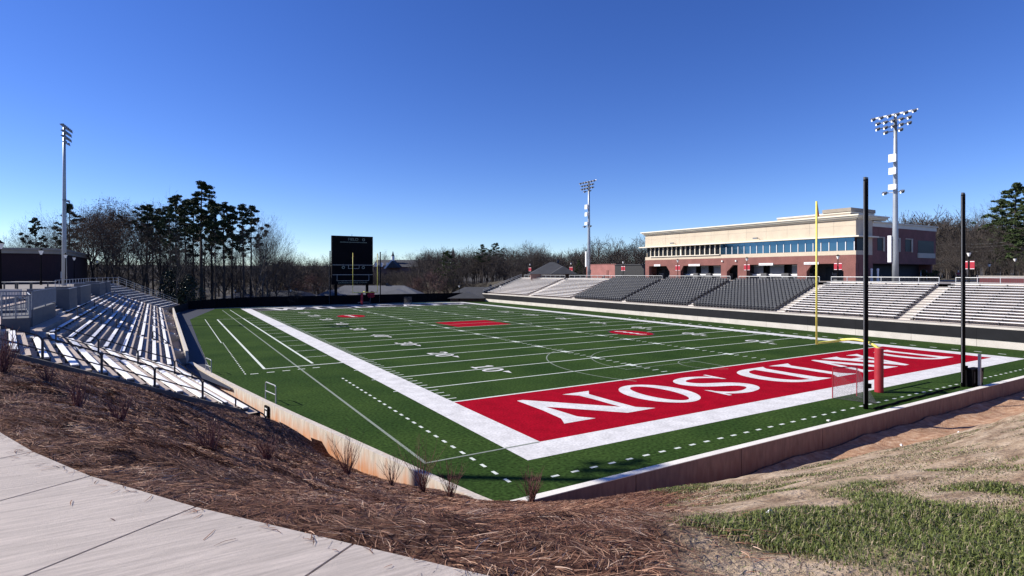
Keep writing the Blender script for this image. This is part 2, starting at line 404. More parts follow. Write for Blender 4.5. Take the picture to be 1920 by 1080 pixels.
# ---- lettering on the turf: glyphs in a unit box, u along reading direction, v up
def bez(pts, n=16):
    out = []
    for i in range(0, len(pts) - 1, 3):
        p0, p1, p2, p3 = pts[i:i + 4]
        for k in range(n):
            t = k / n; q = 1 - t
            out.append((q**3 * p0[0] + 3 * q * q * t * p1[0] + 3 * q * t * t * p2[0] + t**3 * p3[0], q**3 * p0[1] + 3 * q * q * t * p1[1] + 3 * q * t * t * p2[1] + t**3 * p3[1]))
    out.append(pts[-1]); return out
def ell(cx, cy, rx, ry, n=40, a0=0, a1=360):
    return [(cx + rx * math.cos(R(a0 + (a1 - a0) * i / n)), cy + ry * math.sin(R(a0 + (a1 - a0) * i / n))) for i in range(n + 1)]
def ribbon(path, wid):
    L_, R_ = [], []
    for i, p in enumerate(path):
        a = path[max(i - 1, 0)]; c = path[min(i + 1, len(path) - 1)]
        dx, dy = c[0] - a[0], c[1] - a[1]; l = math.hypot(dx, dy) or 1
        wv = wid[i]
        L_.append((p[0] - dy / l * wv[0], p[1] + dx / l * wv[1])); R_.append((p[0] + dy / l * wv[0], p[1] - dx / l * wv[1]))
    return L_, R_
def glyph(ch):
    # returns ('poly', pts) and ('ring', A, B, closed)
    if ch == 'I':
        return [('poly', [(0, 1), (1, 1), (.70, .86), (.68, .5), (.70, .14), (1, 0), (0, 0), (.30, .14), (.32, .5), (.30, .86)])]
    if ch == 'N':
        return [('poly', [(0, 1), (.33, 1), (.81, .38), (.79, .62), (.775, .86), (.68, 1), (1, 1), (.93, .84), (.905, .5), (.905, 0), (.84, 0), (.235, .78), (.25, .35), (.27, .14), (.38, 0), (.05, 0), (.145, .14), (.14, .5), (.125, .86)])]
    if ch == 'O':
        return [('ring', ell(.5, .5, .5, .5), ell(.5, .5, .255, .41), True)]
    if ch == 'D':
        o = [(.0, 1), (.45, 1)] + bez([(.45, 1), (.82, 1), (1, .80), (1, .5), (1, .20), (.82, 0), (.45, 0)], 14) + [(.0, 0), (.10, .10), (.13, .5), (.10, .90)]
        st = [('poly', [(0, 1), (.36, 1), (.36, .91), (.335, .5), (.36, .09), (.36, 0), (0, 0), (.11, .12), (.13, .5), (.11, .88)])]
        outer = bez([(.36, 1), (.80, 1.0), (1, .82), (1, .5), (1, .18), (.80, 0), (.36, 0)], 14)
        inner = bez([(.36, .90), (.62, .90), (.76, .76), (.76, .5), (.76, .24), (.62, .10), (.36, .10)], 14)
        return st + [('ring', outer, inner, False)]
    if ch == 'V':
        return [('poly', [(0, 1), (.40, 1), (.33, .90), (.55, .30), (.76, .90), (.68, 1), (1, 1), (.90, .88), (.55, 0), (.46, 0), (.10, .88)])]
    if ch == 'A':
        return [('poly', [(.46, 1), (.58, 1), (.90, .12), (1, 0), (.58, 0), (.65, .10), (.44, .70), (.24, .10), (.33, 0), (0, 0), (.10, .12)]),
                ('poly', [(.31, .24), (.62, .24), (.595, .33), (.345, .33)])]
    if ch == 'S':
        p = bez([(.93, .80), (.80, .97), (.55, .97), (.42, .93), (.15, .88), (.10, .70), (.28, .60), (.45, .51), (.62, .52), (.76, .40), (.92, .27), (.84, .09), (.55, .055), (.35, .035), (.18, .10), (.05, .24)], 12)
        wd = []
        for i in range(len(p)):
            t = i / (len(p) - 1); k = .5 + .5 * math.cos((t - .5) * 2 * math.pi)
            wd.append((.05 + .085 * k, .045 + .05 * k))
        a, c = ribbon(p, wd)
        return [('ring', a, c, False), ('poly', [(.90, 1.0), (.96, 1.0), (.97, .66), (.90, .72)]), ('poly', [(.02, .34), (.09, .30), (.08, 0), (.02, 0)])]
    if ch == 'W':
        return [('poly', [(0, 1), (.22, 1), (.34, .3), (.44, .9), (.56, .9), (.66, .3), (.78, 1), (1, 1), (.76, 0), (.60, 0), (.5, .6), (.40, 0), (.24, 0)])]
    if ch == 'L':
        return [('poly', [(0, 1), (.42, 1), (.34, .86), (.34, .14), (.8, .14), (.95, .30), (1, 0), (0, 0), (.10, .14), (.10, .86)])]
    if ch == 'C':
        o = ell(.52, .5, .5, .5, 36, 40, 320); i = ell(.58, .5, .32, .39, 36, 40, 320)
        return [('ring', o, i, False), ('poly', [(.9, .98), (.97, .98), (.97, .66), (.88, .74)])]
    if ch == 'T':
        return [('poly', [(0, 1), (1, 1), (1, .72), (.85, .88), (.64, .88), (.64, .12), (.76, 0), (.24, 0), (.36, .12), (.36, .88), (.15, .88), (0, .72)])]
def put_word(word, boxes, f, z, name, m, parent):
    for i, (ch, bx) in enumerate(zip(word, boxes)):
        mb = MB(); k = 0
        for item in glyph(ch):
            dz = 0.001 * k; k += 1
            if item[0] == 'poly': mb.poly([f(bx, u, v) for u, v in item[1]], z + dz)
            else: mb.strip([f(bx, *q) for q in item[1]], [f(bx, *q) for q in item[2]], z + dz, item[3])
        mb.build(name, m, parent)
near = [(41.9, 46.3), (34.9, 40.8), (30.95, 36.3), (27.45, 30.05), (21.75, 26.7), (15.2, 19.95), (9.95, 14.35), (2.75, 9.1)]
order = 'DAVIDSON'; boxes = [near[0], near[1], near[2], near[3], near[4], near[5], near[6], near[7]]
put_word(order, boxes, lambda bx, u, v: (bx[1] - u * (bx[1] - bx[0]), 7.45 - v * 5.55), .008, 'turf_letter', M['white_paint'], turf)
fb = []; x = 2.6
for ch, wd in zip('WILDCATS', (8.3, 2.6, 4.8, 5.0, 5.0, 5.6, 5.2, 4.6)):
    fb.append((x, x + wd)); x += wd + .5
put_word('WILDCATS', fb, lambda bx, u, v: (bx[0] + u * (bx[1] - bx[0]), 101.8 + v * 6.6), .010, 'turf_letter', M['white_paint'], turf)

def text_mb(s, size, f, mb=None, mi=0):
    cu = bpy.data.curves.new('t', 'FONT'); cu.body = s; cu.size = size; cu.align_x = 'CENTER'; cu.align_y = 'CENTER'
    o = bpy.data.objects.new('t', cu); COL.objects.link(o)
    dg = bpy.context.evaluated_depsgraph_get(); dg.update()
    me = bpy.data.meshes.new_from_object(o.evaluated_get(dg))
    mb = mb or MB()
    mb.add([f(v.co.x, v.co.y) for v in me.vertices], [list(p.vertices) for p in me.polygons], mi)
    bpy.data.objects.remove(o); bpy.data.curves.remove(cu); bpy.data.meshes.remove(me)
    return mb

# yard numbers, each digit either side of its line, with a goal arrow
def digit(ch):
    if ch == '0': return [('ring', ell(.5, .5, .5, .5, 24), ell(.5, .5, .24, .36, 24), True)]
    if ch == '1': return [('poly', [(.35, 1), (.62, 1), (.62, .12), (.85, .12), (.85, 0), (.12, 0), (.12, .12), (.35, .12), (.35, .80), (.12, .72), (.12, .86)])]
    pth = {'2': [(.1, .74), (.25, .95), (.6, .97), (.85, .78), (.75, .52), (.3, .2), (.12, .07), (.95, .07)],
           '3': [(.1, .93), (.85, .93), (.45, .58), (.8, .5), (.88, .25), (.6, .07), (.1, .1)],
           '4': [(.72, 0), (.72, .98), (.08, .30), (.98, .30)],
           '5': [(.88, .93), (.2, .93), (.17, .55), (.6, .62), (.88, .38), (.75, .1), (.1, .09)]}[ch]
    a, c = ribbon(pth, [(.12, .085)] * len(pth)); return [('ring', a, c, False)]
for side in (0, 1):
    for n in (10, 20, 30, 40, 50, 40, 30, 20, 10):
        pass
    for i, n in enumerate((10, 20, 30, 40, 50, 40, 30, 20, 10)):
        y = (20 + 10 * i) * YD; mb = MB()
        for j, ch in enumerate(str(n)):
            # read from the nearer sideline
            for item in digit(ch):
                def f(u, v, j=j):
                    a = (j - 1) * 1.62 + .20 + u * 1.22        # along the field, reading left to right
                    if side == 0: return (6.40 + v * 1.83, y - a)
                    return (FWID - 6.40 - v * 1.83, y + a)
                if item[0] == 'poly': mb.poly([f(*q) for q in item[1]], .009)
                else: mb.strip([f(*q) for q in item[1]], [f(*q) for q in item[2]], .009, item[3])
        if n != 50:
            sgn = -1 if i < 4 else 1
            xx = 6.40 + 1.5 if side == 0 else FWID - 7.9
            yy = y + sgn * 1.75
            mb.poly([(xx - .28, yy), (xx + .28, yy), (xx, yy + sgn * .95)], .009)
        mb.build('yard_number', M['white_paint'], turf)
# midfield block and two oval emblems
b = MB(); rect(b, 19.2, 51.2, 20.4, 58.6, .002)
mid = MB(); rect(mid, 20.2, 50.6, 28.9, 58.8, .002); mid.build('midfield_paint', M['red_paint'], turf)
for (cx, cy) in ((35.6, 32.3), (12.7, 78.3)):
    b = MB(); b.poly(ell(cx, cy, 2.5, 3.4)[:-1], .007); o = b.build('oval_emblem', M['black_paint'], turf)
    b = MB(); b.poly(ell(cx, cy, 2.3, 3.15)[:-1], .010); b.build('emblem_field', M['red_paint'], turf)
    b = MB()
    pth = [(-.9, -2.3), (-.1, -2.0), (.3, -1.4), (-.25, -.9), (.25, -.3), (-.2, .2), (.35, .8), (-.1, 1.3), (.5, 1.9), (.9, 2.4)]
    a, c = ribbon([(cx - p[0] * .55, cy + p[1]) for p in pth], [(.26, .09)] * len(pth)); b.strip(a, c, .013)
    b.build('emblem_script', M['white_paint'], turf)

# ------------------------------------------------------------------ left stand frame (rows bend twice)
C0 = Vector((-5.673, -4.21)); PH = 0.19
U = Vector((-math.sin(PH), math.cos(PH))); NN = Vector((-U.y, U.x)); FD = Vector((0.194, 0.981)).normalized()
ROWS = 12
def dk(k): return 3.46 + 0.87 * k
def tz(k): return 1.35 + 0.37 * k
def near_pt(t, d): return C0 + U * t + NN * d
def kinkP(d): return near_pt(27.8, d)
def kinkQ(d):
    p = kinkP(d); y = 96.6 - .69 * (d - 3.46); return Vector((p.x - .0245 * (y - p.y), y))
def on_straight(d, y):
    p = kinkP(d); return Vector((p.x - .0245 * (y - p.y), y))
def col_line(px, A, d):
    # plan point where the sight line of column px meets the line A + s*d
    v = FW + RT * ((px - 960) / 1055); o = Vector((CAMP.x, CAMP.y))
    det = v.x * (-d.y) - v.y * (-d.x); r = A - o
    k = (r.x * (-d.y) - r.y * (-d.x)) / det
    return o + v * k
T0 = 11.45

# ------------------------------------------------------------------ hillside height
SW = [(-17.6, -6.0), (-17.25, -8.0), (-16.85, -9.9), (-16.3, -11.9), (-15.61, -13.73), (-15.21, -14.66), (-14.72, -15.63), (-14.03, -16.73), (-13.27, -17.79), (-12.78, -18.47), (-12.0, -19.5), (-11.0, -20.7), (-9.6, -22.3), (-8.0, -24.2)]
cp = []
for x, y in SW: cp.append((x, y, 6.0))
for x, y in SW: cp.append((x - 2.5, y - 1.5, 5.97))
for x, y in ((-25, -12), (-25, -20), (-20, -26), (-12, -28), (-24, -4)): cp.append((x, y, 5.95))
for d, z in ((-.2, -.62), (.5, -.35), (1.3, .12), (2.4, .95), (3.5, 1.42), (5.2, 2.05), (7, 2.82), (9, 3.68), (11, 4.5), (13, 5.25), (15.5, 5.6), (19, 5.9)):
    p = near_pt(11.1, d); cp.append((p.x, p.y, z - .02))
for x, y, z in ((-9, -10, 2.62), (-6.2, -7.2, 1.05), (-5.6, -5.75, .36), (-3, -9, 1.08), (-2, -5.7, -.62), (0.5, -5.75, -1.02), (-5.95, -3.6, .05), (-6.35, -1.2, -.42), (-7.25, 1.3, -.62),
                (-8.3, 6.3, -.68), (-8.8, 9.2, -.70), (-11.5, -14, 4.35), (-8, -14.5, 4.0), (-13, -8, 3.9), (-14, -2, 3.4), (-17, 0, 4.6), (-11, 0, 1.35), (-20, 0, 5.4), (-9.3, 2, .2),
                (5, -5.75, -.98), (5, -9, .1), (5, -13, 2.5), (5, -18, 5.0), (16, -5.75, -.82), (16, -9, -.05), (16, -13, 2.4), (16, -18, 4.9), (30, -5.75, -.80), (30, -9, -.05), (30, -13, 2.4), (30, -18, 4.9),
                (10, -5.75, -.9), (23, -5.75, -.8), (38, -5.75, -.8), (5, -7.0, -1.12), (10, -7.0, -1.10), (16, -7.0, -1.08), (23, -7.0, -1.08), (30, -7.0, -1.08), (38, -7.0, -1.08), (48, -7.0, -1.08), (1.2, -6.9, -.85), (48, -5.75, -.80), (48, -12, 2), (48, -18, 4.9), (0, -24, 6.0), (16, -24, 6.1), (30, -24, 6.1), (48, -24, 6.1), (-5.5, -19, 5.4), (0, -10, 1.25), (0, -15, 3.75), (-10, -24, 6.0), (-11.9, -19.0, 5.98)):
    cp.append((x, y, z))
cp = np.array(cp)
def _tps(r): return np.where(r > 1e-9, r * r * np.log(np.maximum(r, 1e-9)), 0)
_n = len(cp); _K = _tps(np.hypot(cp[:, 0][:, None] - cp[:, 0], cp[:, 1][:, None] - cp[:, 1])) + np.eye(_n) * 0.12
_P = np.c_[np.ones(_n), cp[:, :2]]
_A = np.block([[_K, _P], [_P.T, np.zeros((3, 3))]]); _W = np.linalg.solve(_A, np.r_[cp[:, 2], 0, 0, 0])
def HZ(x, y):
    x = np.atleast_1d(np.asarray(x, float)); y = np.atleast_1d(np.asarray(y, float)); out = np.empty(len(x))
    for s in range(0, len(x), 20000):
        xs, ys = x[s:s + 20000], y[s:s + 20000]
        r = np.hypot(xs[:, None] - cp[:, 0], ys[:, None] - cp[:, 1])
        out[s:s + 20000] = _tps(r) @ _W[:_n] + _W[_n] + _W[_n + 1] * xs + _W[_n + 2] * ys
    return out
def vnoise(x, y, sc, seed=0):
    # smooth value noise, numpy
    g = np.random.RandomState(seed).rand(64, 64)
    X = np.asarray(x) / sc; Y = np.asarray(y) / sc
    i = np.floor(X).astype(int); j = np.floor(Y).astype(int); fx = X - i; fy = Y - j
    fx = fx * fx * (3 - 2 * fx); fy = fy * fy * (3 - 2 * fy)
    a = g[i % 64, j % 64]; b_ = g[(i + 1) % 64, j % 64]; c_ = g[i % 64, (j + 1) % 64]; d_ = g[(i + 1) % 64, (j + 1) % 64]
    return (a * (1 - fx) + b_ * fx) * (1 - fy) + (c_ * (1 - fx) + d_ * fx) * fy
MBND = [(-12.6, -21.5), (-11.95, -19.1), (-9.3, -16.4), (-6.7, -13.9), (-3.4, -9.6), (-.6, -6.6), (.4, -5.3)]
def mulch_side(x, y):
    # signed distance-like: >0 on the pine straw bed, <0 on the grass slope
    x = np.asarray(x, float); y = np.asarray(y, float); best = np.full(x.shape, 1e9); sg = np.zeros(x.shape)
    for (ax, ay), (bx, by) in zip(MBND[:-1], MBND[1:]):
        dx, dy = bx - ax, by - ay; t = np.clip(((x - ax) * dx + (y - ay) * dy) / (dx * dx + dy * dy), 0, 1)
        px, py = ax + t * dx, ay + t * dy; dd = np.hypot(x - px, y - py); cr = dx * (y - ay) - dy * (x - ax)
        m_ = dd < best; best = np.where(m_, dd, best); sg = np.where(m_, np.sign(cr), sg)
    return best * sg
SWa = np.array(SW)
def on_walk(x, y):
    # >0 where the point lies on the paved side of the sidewalk edge
    x = np.asarray(x, float); y = np.asarray(y, float); best = np.full(x.shape, 1e9); sg = np.zeros(x.shape)
    for (ax, ay), (bx, by) in zip(SW[:-1], SW[1:]):
        dx, dy = bx - ax, by - ay; t = np.clip(((x - ax) * dx + (y - ay) * dy) / (dx * dx + dy * dy), 0, 1)
        px, py = ax + t * dx, ay + t * dy; dd = np.hypot(x - px, y - py); cr = dx * (y - ay) - dy * (x - ax)
        m_ = dd < best; best = np.where(m_, dd, best); sg = np.where(m_, np.sign(cr), sg)
    return -best * sg
def low_line(y):  # x of the outer face of the low wall
    return np.interp(y, [-5.5, -4.21, 9.44, 14.6], [-5.45, -5.673, -8.64, -9.75])
def below_cut(x, y):
    # >0 on our side of the cut line under the stand
    return 11.2 - ((np.asarray(x) - C0.x) * U.x + (np.asarray(y) - C0.y) * U.y)

def BUMP(x, y):
    b_ = (vnoise(x + 50, y + 50, .55, 1) - .5) * .07 + (vnoise(x + 50, y + 50, 1.8, 2) - .5) * .12
    return b_ * np.clip(-on_walk(x, y) / .4, 0, 1)
def dep_n(x, y): return (x - CAMP.x) * FW.x + (y - CAMP.y) * FW.y
def grass_amount(x, y):
    t = -5.75 - y
    n = vnoise(x + 40, y + 60, 1.7, 3) * .55 + vnoise(x + 40, y + 60, .6, 4) * .45
    near = np.clip((-12.6 - y) / 5.5, 0, 1)
    lef = np.clip((4 - x) / 16, 0, 1)
    near = np.clip((7.2 - dep_n(x, y)) / 4.2 + (n - .5) * 1.1, 0, 1); g = (n - .66) * 1.9 + near * 1.5 * np.clip(n * 2.0, .5, 1) + .22 * np.clip((16 - dep_n(x, y)) / 8, 0, 1)
    strip_ = np.exp(-((mulch_side(x, y) + .25) / .35) ** 2) * np.clip((y + 16.5) / 3, 0, 1) * np.clip((-5.9 - y) / 1, 0, 1)
    g = np.clip(g + 0.9 * strip_, 0, 1) * np.clip((t - 1.2) / 2.0, 0, 1)
    # worn bare patch next to the straw at the bottom of the frame
    bare = np.exp(-(((x + 11.45) / .62) ** 2 + ((y + 19.0) / .5) ** 2))
    return np.clip(g - 1.1 * bare, 0, 1)

gx = np.concatenate([np.arange(-30, -18, .6), np.arange(-18, 6, .16), np.arange(6, 66, .45)])
gy = np.concatenate([np.arange(-27, 3, .16), np.arange(3, 13.5, .25)])
GX, GY = np.meshgrid(gx, gy); sx_, sy_ = GX.ravel(), GY.ravel()
hz = HZ(sx_, sy_)
bump_ = (vnoise(sx_ + 50, sy_ + 50, .55, 1) - .5) * .07 + (vnoise(sx_ + 50, sy_ + 50, 1.8, 2) - .5) * .12
ms = mulch_side(sx_, sy_)
dirt_t = np.clip(-ms * 3, 0, 1)
bump_ += dirt_t * (vnoise(sx_ * .35 + sy_ * .5 + 70, sy_ * 1.4 + 70, .5, 5) - .5) * .12
hz = hz + bump_ * np.clip((on_walk(sx_, sy_) * -1) / .4, 0, 1)
hz = np.where(on_walk(sx_, sy_) > -.05, np.minimum(hz, 5.93), hz)
nx, ny = len(gx), len(gy)
idx = np.arange(nx * ny).reshape(ny, nx)
q = np.stack([idx[:-1, :-1].ravel(), idx[:-1, 1:].ravel(), idx[1:, 1:].ravel(), idx[1:, :-1].ravel()], 1)
cxq = sx_[q].mean(1); cyq = sy_[q].mean(1)
keep = ((cyq < -5.62) | ((cxq < low_line(cyq) + .12) & (cxq < -5.4))) & (below_cut(cxq, cyq) > 0)
keep &= ~((cxq > 57.6) & (cyq > -6))
q = q[keep]
mul = np.clip(ms / .25 * .5 + .5 + (vnoise(sx_ + 9, sy_ + 9, .3, 8) - .5) * 1.2, 0, 1)
ga = grass_amount(sx_, sy_)
attr = np.stack([mul, ga, np.clip((-8.2 - sy_) / 3, 0, 1), np.ones_like(mul)], 1)
mh = bpy.data.materials.new('hillside'); mh.use_nodes = True
N = mh.node_tree.nodes; L = mh.node_tree.links; bs = N['Principled BSDF']; bs.inputs['Roughness'].default_value = .95; bs.inputs['Specular IOR Level'].default_value = .1
at_ = N.new('ShaderNodeAttribute'); at_.attribute_name = 'tint'; sep = N.new('ShaderNodeSeparateColor'); L.new(at_.outputs['Color'], sep.inputs[0])
geo = N.new('ShaderNodeNewGeometry')
def nz(scale, detail=6, mapping=None):
    n = N.new('ShaderNodeTexNoise'); n.inputs['Scale'].default_value = scale; n.inputs['Detail'].default_value = detail
    if mapping:
        mp = N.new('ShaderNodeMapping'); mp.inputs['Scale'].default_value = mapping[:3]; mp.inputs['Rotation'].default_value = (0, 0, mapping[3] if len(mapping) > 3 else 0)
        L.new(geo.outputs['Position'], mp.inputs['Vector']); L.new(mp.outputs['Vector'], n.inputs['Vector'])
    else: L.new(geo.outputs['Position'], n.inputs['Vector'])
    return n
def ramp(src, els):
    cr = N.new('ShaderNodeValToRGB'); e = cr.color_ramp.elements
    e[0].position, e[0].color = els[0][0], els[0][1] + (1,); e[1].position, e[1].color = els[-1][0], els[-1][1] + (1,)
    for p, c in els[1:-1]: k = e.new(p); k.color = c + (1,)
    L.new(src, cr.inputs['Fac']); return cr.outputs['Color']
def mixc(f, a, b_):
    mx = N.new('ShaderNodeMix'); mx.data_type = 'RGBA'; L.new(f, mx.inputs[0]); L.new(a, mx.inputs[6]); L.new(b_, mx.inputs[7]); return mx.outputs[2]
straw = ramp(nz(14, 8, (1, 1.6, 1, .5)).outputs['Fac'], [(.30, (.030, .014, .011)), (.5, (.085, .042, .030)), (.68, (.20, .115, .075))])
n1 = nz(2.6, 8, (.7, 1.7, 1, -.35))
dirt = ramp(n1.outputs['Fac'], [(.32, (.20, .135, .088)), (.50, (.36, .265, .18)), (.70, (.49, .385, .28))])
clay = ramp(nz(3.2, 7).outputs['Fac'], [(.35, (.30, .165, .10)), (.6, (.45, .29, .19)), (.75, (.52, .39, .29))])
green = ramp(nz(9, 6).outputs['Fac'], [(.3, (.045, .062, .022)), (.5, (.10, .115, .042)), (.68, (.28, .235, .14))])
c = mixc(sep.outputs[2], clay, dirt)
gfac = N.new('ShaderNodeMath'); gfac.operation = 'MULTIPLY_ADD'; gfac.inputs[1].default_value = 1.5; L.new(sep.outputs[1], gfac.inputs[0])
gn = nz(7, 7); gsub = N.new('ShaderNodeMath'); gsub.operation = 'MULTIPLY_ADD'; gsub.inputs[1].default_value = 1.4; gsub.inputs[2].default_value = -1.15
L.new(gn.outputs['Fac'], gsub.inputs[0]); L.new(gsub.outputs['Value'], gfac.inputs[2]); gcl = N.new('ShaderNodeClamp'); L.new(gfac.outputs['Value'], gcl.inputs['Value'])
c = mixc(gcl.outputs['Result'], c, green)
c = mixc(sep.outputs[0], c, straw)
L.new(c, bs.inputs['Base Color'])
bmp = N.new('ShaderNodeBump'); bmp.inputs['Strength'].default_value = .9; bmp.inputs['Distance'].default_value = .06
L.new(nz(11, 8, (1, 1.8, 1, .4)).outputs['Fac'], bmp.inputs['Height']); L.new(bmp.outputs['Normal'], bs.inputs['Normal'])
hill = bpy.data.objects.new('bank', fastmesh('bank', np.stack([sx_, sy_, hz], 1), q, mh, attr)); COL.objects.link(hill)
hill.data.polygons.foreach_set('use_smooth', [True] * len(hill.data.polygons))
tag(hill, 'sloping bank of pine straw, bare soil and thin grass above the field', 'bank', kind='structure')

# ---- pine straw: loose curved needles, bundled
def ribbons(n, px, py, L0, L1, W0, W1, lift, curl, seed, zoff=0.0, upright=False, lean=0.5):
    rs = np.random.RandomState(seed); m = n
    z = HZ(px, py) + BUMP(px, py) + zoff
    ang = vnoise(px + 33, py + 17, .55, 41) * 9.0 + rs.normal(size=m) * .75; ln = L0 + rs.rand(m) * (L1 - L0); wd = W0 + rs.rand(m) * (W1 - W0)
    dx, dy = np.cos(ang), np.sin(ang)
    # slope following
    e = .1; sxg = (HZ(px + e, py) - HZ(px - e, py)) / (2 * e); syg = (HZ(px, py + e) - HZ(px, py - e)) / (2 * e)
    cur = (rs.rand(m) - .5) * curl; S = 3; P = []
    up = rs.rand(m) * lift
    a = ang.copy(); x = px.copy(); y = py.copy(); h = rs.rand(m) * .03
    for s in range(S + 1):
        P.append(np.stack([x, y, z + sxg * (x - px) + syg * (y - py) + h], 1))
        a = a + cur; x = x + np.cos(a) * ln / S; y = y + np.sin(a) * ln / S; h = h + up * ln / S * (1 - 1.0 * s / S * 2 * rs.rand(m))
    nxv = -np.sin(ang); nyv = np.cos(ang); tilt = (rs.rand(m) - .3) * 1.2
    V = np.empty((m, (S + 1) * 2, 3))
    for s in range(S + 1):
        ww = wd * (1 - .55 * s / S)
        o = np.stack([nxv * ww, nyv * ww, tilt * ww], 1) * .5
        V[:, 2 * s] = P[s] - o; V[:, 2 * s + 1] = P[s] + o
    b0 = (np.arange(m) * (S + 1) * 2)[:, None]
    F = np.concatenate([np.stack([b0[:, 0] + 2 * s, b0[:, 0] + 2 * s + 1, b0[:, 0] + 2 * s + 3, b0[:, 0] + 2 * s + 2], 1) for s in range(S)], 0)
    return V.reshape(-1, 3), F, (S + 1) * 2
rs = np.random.RandomState(11)
cand = []
M_ = 820000
X = rs.uniform(-22, 1.0, M_); Y = rs.uniform(-20, 10.5, M_)
dep = (X - CAMP.x) * FW.x + (Y - CAMP.y) * FW.y; lat = (X - CAMP.x) * RT.x + (Y - CAMP.y) * RT.y
ok = (dep > 2.2) & (np.abs(lat) < dep * 1.02 + .5) & (mulch_side(X, Y) + (vnoise(X + 9, Y + 9, .3, 8) - .5) * .4 > -.9 * rs.rand(M_) ** 4) & (on_walk(X, Y) < -.02 + .07 * rs.rand(M_) ** 4) & (below_cut(X, Y) > .12)
ok &= ((Y < -5.85) | (X < low_line(Y) - .08))
pr = np.clip(9.0 / np.maximum(dep, 3), .22, 1.0) ** 1.2
ok &= rs.rand(M_) < pr
X, Y, dep = X[ok], Y[ok], dep[ok]
wsc = np.clip(dep / 7.0, .75, 2.2)
V, F, k = ribbons(len(X), X, Y, .07, .185, .0040, .0078, .40, .45, 21)
# widen far ribbons slightly: they stand for bundles of several needles
V = V.reshape(len(X), k, 3); cen = (V[:, 0::2] + V[:, 1::2]) / 2
for s in range(k // 2):
    for j in (0, 1): V[:, 2 * s + j] = cen[:, s] + (V[:, 2 * s + j] - cen[:, s]) * wsc[:, None]
tt = rs.rand(len(X)) ** 1.15 * (.62 + .38 * vnoise(X + 20, Y + 20, .8, 12)) + .3 * (rs.rand(len(X)) > .975)
colr = np.repeat(np.clip(tt, 0, 1), k); colr = np.stack([colr, colr, colr, np.ones_like(colr)], 1)
M['straw'] = attr_mat('pine_straw', [(0, (.032, .012, .008)), (.25, (.105, .042, .026)), (.5, (.235, .108, .064)), (.78, (.40, .24, .16)), (1.0, (.66, .52, .42))], .75)
o = bpy.data.objects.new('pine_straw', fastmesh('pine_straw', V.reshape(-1, 3), F, M['straw'], colr)); COL.objects.link(o)
tag(o, 'brown pine straw mulch covering the bank beside the sidewalk', 'mulch', kind='stuff')
# a few loose needles lying on the pavement
rs2 = np.random.RandomState(77); LX = rs2.uniform(-17.5, -10, 24000); LY = rs2.uniform(-21.5, -8, 24000); ow = on_walk(LX, LY)
kk = (ow > .01) & (rs2.rand(24000) < .55 * np.exp(-ow / .07) + .004); LX, LY = LX[kk], LY[kk]; m = len(LX)
a = rs2.rand(m) * 6.283; ln = .04 + .10 * rs2.rand(m); c2 = a + (rs2.rand(m) - .5) * .9; wd = .0028
A0 = np.stack([LX, LY], 1); A1 = A0 + np.stack([np.cos(a), np.sin(a)], 1) * ln[:, None] * .5; A2 = A1 + np.stack([np.cos(c2), np.sin(c2)], 1) * ln[:, None] * .5
nn_ = np.stack([-np.sin(a), np.cos(a)], 1) * wd; zz = (6.043 + .006 * rs2.rand(m))[:, None]
V = np.stack([np.hstack([A0 - nn_, zz]), np.hstack([A0 + nn_, zz]), np.hstack([A1 - nn_, zz + .004]), np.hstack([A1 + nn_, zz + .004]), np.hstack([A2 - nn_ * .5, zz]), np.hstack([A2 + nn_ * .5, zz])], 1)
b0 = np.arange(m) * 6; F = np.concatenate([np.stack([b0, b0 + 1, b0 + 3, b0 + 2], 1), np.stack([b0 + 2, b0 + 3, b0 + 5, b0 + 4], 1)])
tt = np.repeat(rs2.rand(m) * .6 + .1, 6); o = bpy.data.objects.new('loose_needles', fastmesh('loose_needles', V.reshape(-1, 3), F, M['straw'], np.stack([tt, tt, tt, np.ones_like(tt)], 1))); COL.objects.link(o)
tag(o, 'stray brown pine needles scattered on the concrete sidewalk', 'needles', kind='stuff')
# ---- grass blades
M_ = 1100000
M2_ = 800000
X = np.concatenate([rs.uniform(-13, 40, M_), rs.uniform(-12.6, 4, M2_)]); Y = np.concatenate([rs.uniform(-23, -6.2, M_), rs.uniform(-22, -13, M2_)]); M_ += M2_
dep = (X - CAMP.x) * FW.x + (Y - CAMP.y) * FW.y; lat = (X - CAMP.x) * RT.x + (Y - CAMP.y) * RT.y
g = grass_amount(X, Y)
ok = (dep > 2.0) & (np.abs(lat) < dep * 1.0 + .4) & (mulch_side(X, Y) < -.02 + (rs.rand(M_) - .6) * .25) & (rs.rand(M_) < g ** 1.4 * np.clip(8 / dep, .16, 1) + .10 * np.clip(9 / dep, .2, 1))
ok &= (on_walk(X, Y) < -.05)
X, Y, dep, g = X[ok], Y[ok], dep[ok], g[ok]
m = len(X); z = HZ(X, Y) + (vnoise(X + 50, Y + 50, .55, 1) - .5) * .07 + (vnoise(X + 50, Y + 50, 1.8, 2) - .5) * .12
ln = (.020 + .055 * rs.rand(m)) * (.35 + .75 * g); wd = .0030 * (1 + rs.rand(m)) * np.clip(dep / 5, .8, 2.6)
a = rs.rand(m) * 2 * np.pi; le = np.clip(rs.rand(m) * .9 + .1 + (g < .15) * .5, 0, 1.15); b2 = a + (rs.rand(m) - .5) * 1.5
P0 = np.stack([X, Y, z - .01], 1); P1 = P0 + np.stack([np.cos(a) * ln * le * .35, np.sin(a) * ln * le * .35, ln * .62], 1); P2 = P1 + np.stack([np.cos(b2) * ln * le * .7, np.sin(b2) * ln * le * .7, ln * (.45 - .5 * le)], 1)
o1 = np.stack([-np.sin(b2) * wd, np.cos(b2) * wd, 0 * wd], 1)
V = np.stack([P0 - o1, P0 + o1, P1 - o1 * .8, P1 + o1 * .8, P2 - o1 * .15, P2 + o1 * .15], 1)
b0 = np.arange(m) * 6
